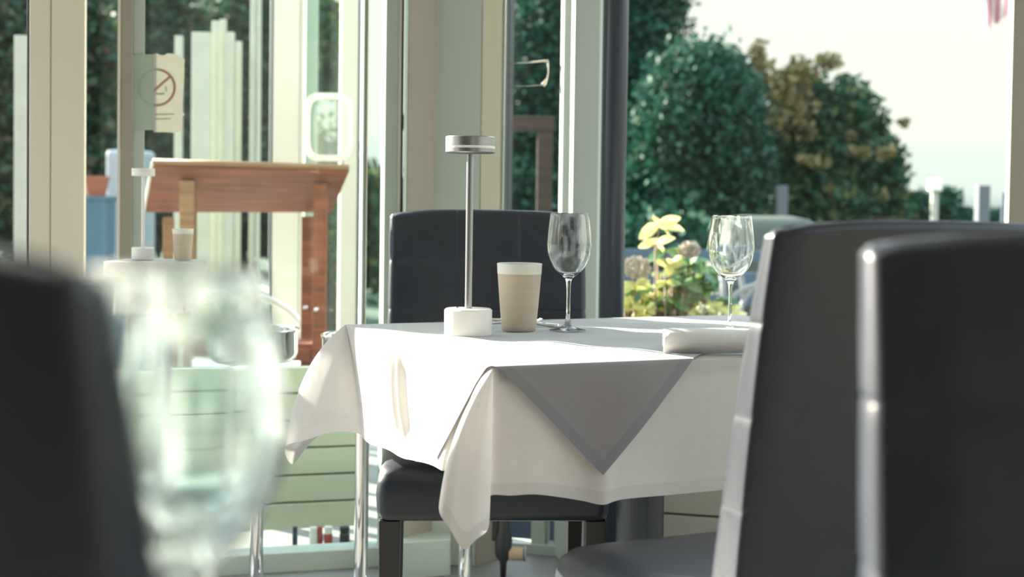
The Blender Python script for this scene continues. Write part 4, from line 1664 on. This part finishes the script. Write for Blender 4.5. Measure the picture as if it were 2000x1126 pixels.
# dark evergreens seen through the big window and the narrow pane
tree('conifer', 1180, 15.8, [(1180, 60, 165, 260), (1240, 330, 190, 190), (1060, 200, 140, 260), (1150, 430, 190, 160), (1030, 420, 130, 130), (1285, -30, 62, 150)], 75000, 0.04, M['thuja'],
     'tall dark evergreen rising out of the window top beside the dark column', 'dark evergreens outside')
tree('conifer', 1380, 12.6, [(1360, 240, 120, 150), (1400, 330, 110, 130), (1430, 215, 60, 90), (1300, 400, 130, 100)], 45000, 0.038, M['thuja'],
     'rounded dark evergreen left of the yellowing tree', 'dark evergreens outside')
tree('autumn_tree', 1610, 14.5, [(1600, 300, 110, 130), (1690, 330, 75, 120), (1530, 300, 75, 130), (1640, 220, 75, 75), (1700, 230, 45, 60), (1740, 330, 32, 70), (1560, 200, 60, 70), (1730, 400, 60, 50), (1590, 390, 120, 70)], 9500, 0.05, M['autumn'],
     'leafy tree turning yellow against the bright sky', corek=0.32, shell=0.3, corem=M['thuja_core'],
     extra=[('golden_leaves', [(1465, 125, 22, 45), (1475, 170, 40, 50), (1520, 210, 55, 70), (1545, 150, 40, 30), (1600, 130, 30, 20)], 1200, 0.045, M['golden']),
            ('yellow_leaves', [(1655, 300, 22, 10), (1705, 303, 20, 12), (1560, 265, 12, 20), (1740, 245, 10, 10), (1560, 315, 26, 10), (1590, 320, 10, 10), (1640, 270, 8, 8), (1700, 380, 10, 8), (1600, 370, 8, 8)], 300, 0.05, M['golden'])])
tree('shrub', 1830, 15.0, [(1795, 395, 34, 28), (1855, 385, 32, 22), (1835, 410, 60, 22)], 1700, 0.04, M['thuja'], 'loose low shrub behind the cream lamp post', cat='shrub', corek=0, shell=0.1)
tree('hedge', 1750, 16.0, [(1600, 440, 150, 34), (1750, 436, 120, 28), (1880, 432, 130, 26), (2000, 432, 100, 26), (1450, 460, 150, 50)], 14000, 0.05, M['thuja'], 'low dark hedge along the lower edge of the right window', cat='hedge', trunk=False)
tree('hedge', 1330, 10.4, [(1300, 560, 180, 150), (1480, 570, 150, 130), (1150, 560, 160, 150)], 9000, 0.05, M['thuja'], 'dark clipped hedge behind the hydrangea and the bench', cat='hedge', trunk=False)
# trees behind the doors
LB = [(60, 'mixed dark tree at the left edge behind the pale post', [(20, 160, 150, 230), (60, 360, 170, 160), (-60, 200, 130, 240), (110, 120, 110, 200)]),
      (260, 'mixed dark tree behind the door stile and sticker', [(230, 200, 140, 240), (300, 110, 110, 190), (200, 380, 150, 140), (330, 330, 120, 160)]),
      (470, 'mixed dark tree behind the folded screen', [(450, 200, 130, 240), (500, 110, 110, 170), (420, 380, 150, 150), (540, 350, 130, 160)])]
for (px, lab, bl), YT in zip(LB, (14.5, 17.5, 20.5)):
    tree('broadleaf_tree', px, YT, bl, 22000, 0.06, M['leftwood'], lab, 'dark trees behind the glass doors')
tree('broadleaf_tree', 660, 11.5, [(640, 110, 46, 80), (640, 40, 30, 50), (650, 430, 90, 170), (740, 450, 60, 130)], 6000, 0.05, M['autumn'], 'lighter green tree seen between the cream posts behind the lectern', 'dark trees behind the glass doors', shell=0.3, corek=0)

# hydrangea
def leaf_mesh(bm, base, direc, up, L, W, curl=0.25):
    direc = direc.normalized()
    side = direc.cross(up).normalized()
    up = side.cross(direc).normalized()
    rows = []
    for i in range(7):
        s = i / 6
        w = W * math.sin(PI * min(1, s * 0.93 + 0.04)) ** 0.8
        c = base + direc * (L * s) - up * (curl * L * s * s)
        rows.append([bm.verts.new(c - side * w + up * (0.12 * w)), bm.verts.new(c), bm.verts.new(c + side * w + up * (0.12 * w))])
    for a_, b_ in zip(rows[:-1], rows[1:]):
        for k in range(2):
            bm.faces.new((a_[k], a_[k + 1], b_[k + 1], b_[k])).smooth = True


HY = 4.75
hyd = empty('hydrangea', (atx(1320, HY), HY, -0.06))
tag(hyd, 'hydrangea bush with yellowing leaves and dry flower heads outside the window', 'shrub')
HB = Vector(hyd.location)


def H_(px, py, dy=0.0):
    return at(px, py, HY + dy) - HB


rr = random.Random(11)
nodes = [(1285, 440, 9, 'y', 0.085, 0.03), (1280, 475, 5, 'y', 0.07, -0.02), (1300, 490, 4, 'g', 0.07, 0.0), (1240, 555, 7, 'y', 0.06, -0.05), (1232, 590, 8, 'y', 0.06, -0.05), (1262, 600, 8, 'y', 0.05, -0.04), (1245, 625, 7, 'y', 0.055, -0.06),
         (1275, 575, 6, 'y', 0.045, 0.0), (1310, 520, 5, 'y', 0.06, 0.0), (1345, 515, 7, 'g', 0.07, 0.02), (1335, 550, 8, 'g', 0.075, 0.0), (1365, 560, 7, 'g', 0.07, 0.04), (1320, 590, 7, 'g', 0.06, 0.0), (1300, 550, 5, 'y', 0.05, -0.02),
         (1380, 600, 7, 'y', 0.045, -0.03), (1365, 620, 7, 'y', 0.045, -0.03), (1400, 605, 6, 'y', 0.04, 0.0), (1340, 625, 6, 'g', 0.05, 0.0), (1435, 615, 5, 'y', 0.05, 0.0), (1290, 635, 8, 'y', 0.05, -0.05), (1400, 640, 6, 'g', 0.05, 0), (1225, 570, 5, 'y', 0.05, 0),
         (1375, 535, 5, 'g', 0.06, 0.05), (1325, 640, 6, 'g', 0.05, 0), (1420, 585, 5, 'g', 0.045, 0.05)]
bms = {'y': bmesh.new(), 'g': bmesh.new()}
bst = bmesh.new()
root_pts = [H_(1300 + 30 * k, 900) for k in range(-1, 3)]
for (px, py, cnt, kind, L, dy) in list(nodes[3:]):
    for _ in range(3):
        nodes.append((px + rr.randint(-22, 22), py + rr.randint(-14, 24), cnt, kind if rr.random() < 0.7 else 'g', L * 0.85, dy + rr.uniform(0.0, 0.12)))
for i, (px, py, cnt, kind, L, dy) in enumerate(nodes):
    b0 = H_(px, py, dy)
    rp = Vector((max(-0.14, min(0.16, b0.x * 0.5)), 0.0, 0.05))
    add_tube(bst, [rp, rp.lerp(b0, 0.5) + Vector((b0.x * 0.15, 0, 0)), b0], [0.006, 0.005, 0.003], 6)
    for k in range(cnt):
        th = 2 * PI * (k + rr.random() * 0.6) / cnt
        el = rr.uniform(-0.5, 0.6)
        d = Vector((math.cos(th), math.sin(th) * 0.8, el))
        leaf_mesh(bms[kind], b0, d, Vector((rr.uniform(-.5, .5), -0.8, 0.8)), L * rr.uniform(0.75, 1.15), L * rr.uniform(0.24, 0.32), rr.uniform(0.1, 0.45))
obj('yellow_leaves', bms['y'], M['hyd_yellow'], hyd)
obj('green_leaves', bms['g'], M['hyd_green'], hyd)
obj('stems', bst, M['hyd_stem'], hyd, smooth=True)
for (px, py, r) in ((1243, 522, 27), (1346, 487, 20), (1371, 603, 9)):
    c = H_(px, py, -0.04)
    leaf_cloud('flower_head', [((c.x, c.y, c.z), (r * HY / FPX, r * HY / FPX, r * HY / FPX * 0.8))], 420 if r > 10 else 90, 0.0075, M['hyd_flower'] if r > 10 else M['white_plastic'], hyd, aspect=0.8, shell=0.6)
pot = lathe([(0, 0), (0.17, 0), (0.22, 0.28), (0.235, 0.28), (0.235, 0.31), (0.20, 0.31), (0.19, 0.24), (0, 0.24)], 40)
o = obj('planter', pot, M['terracotta'], hyd)
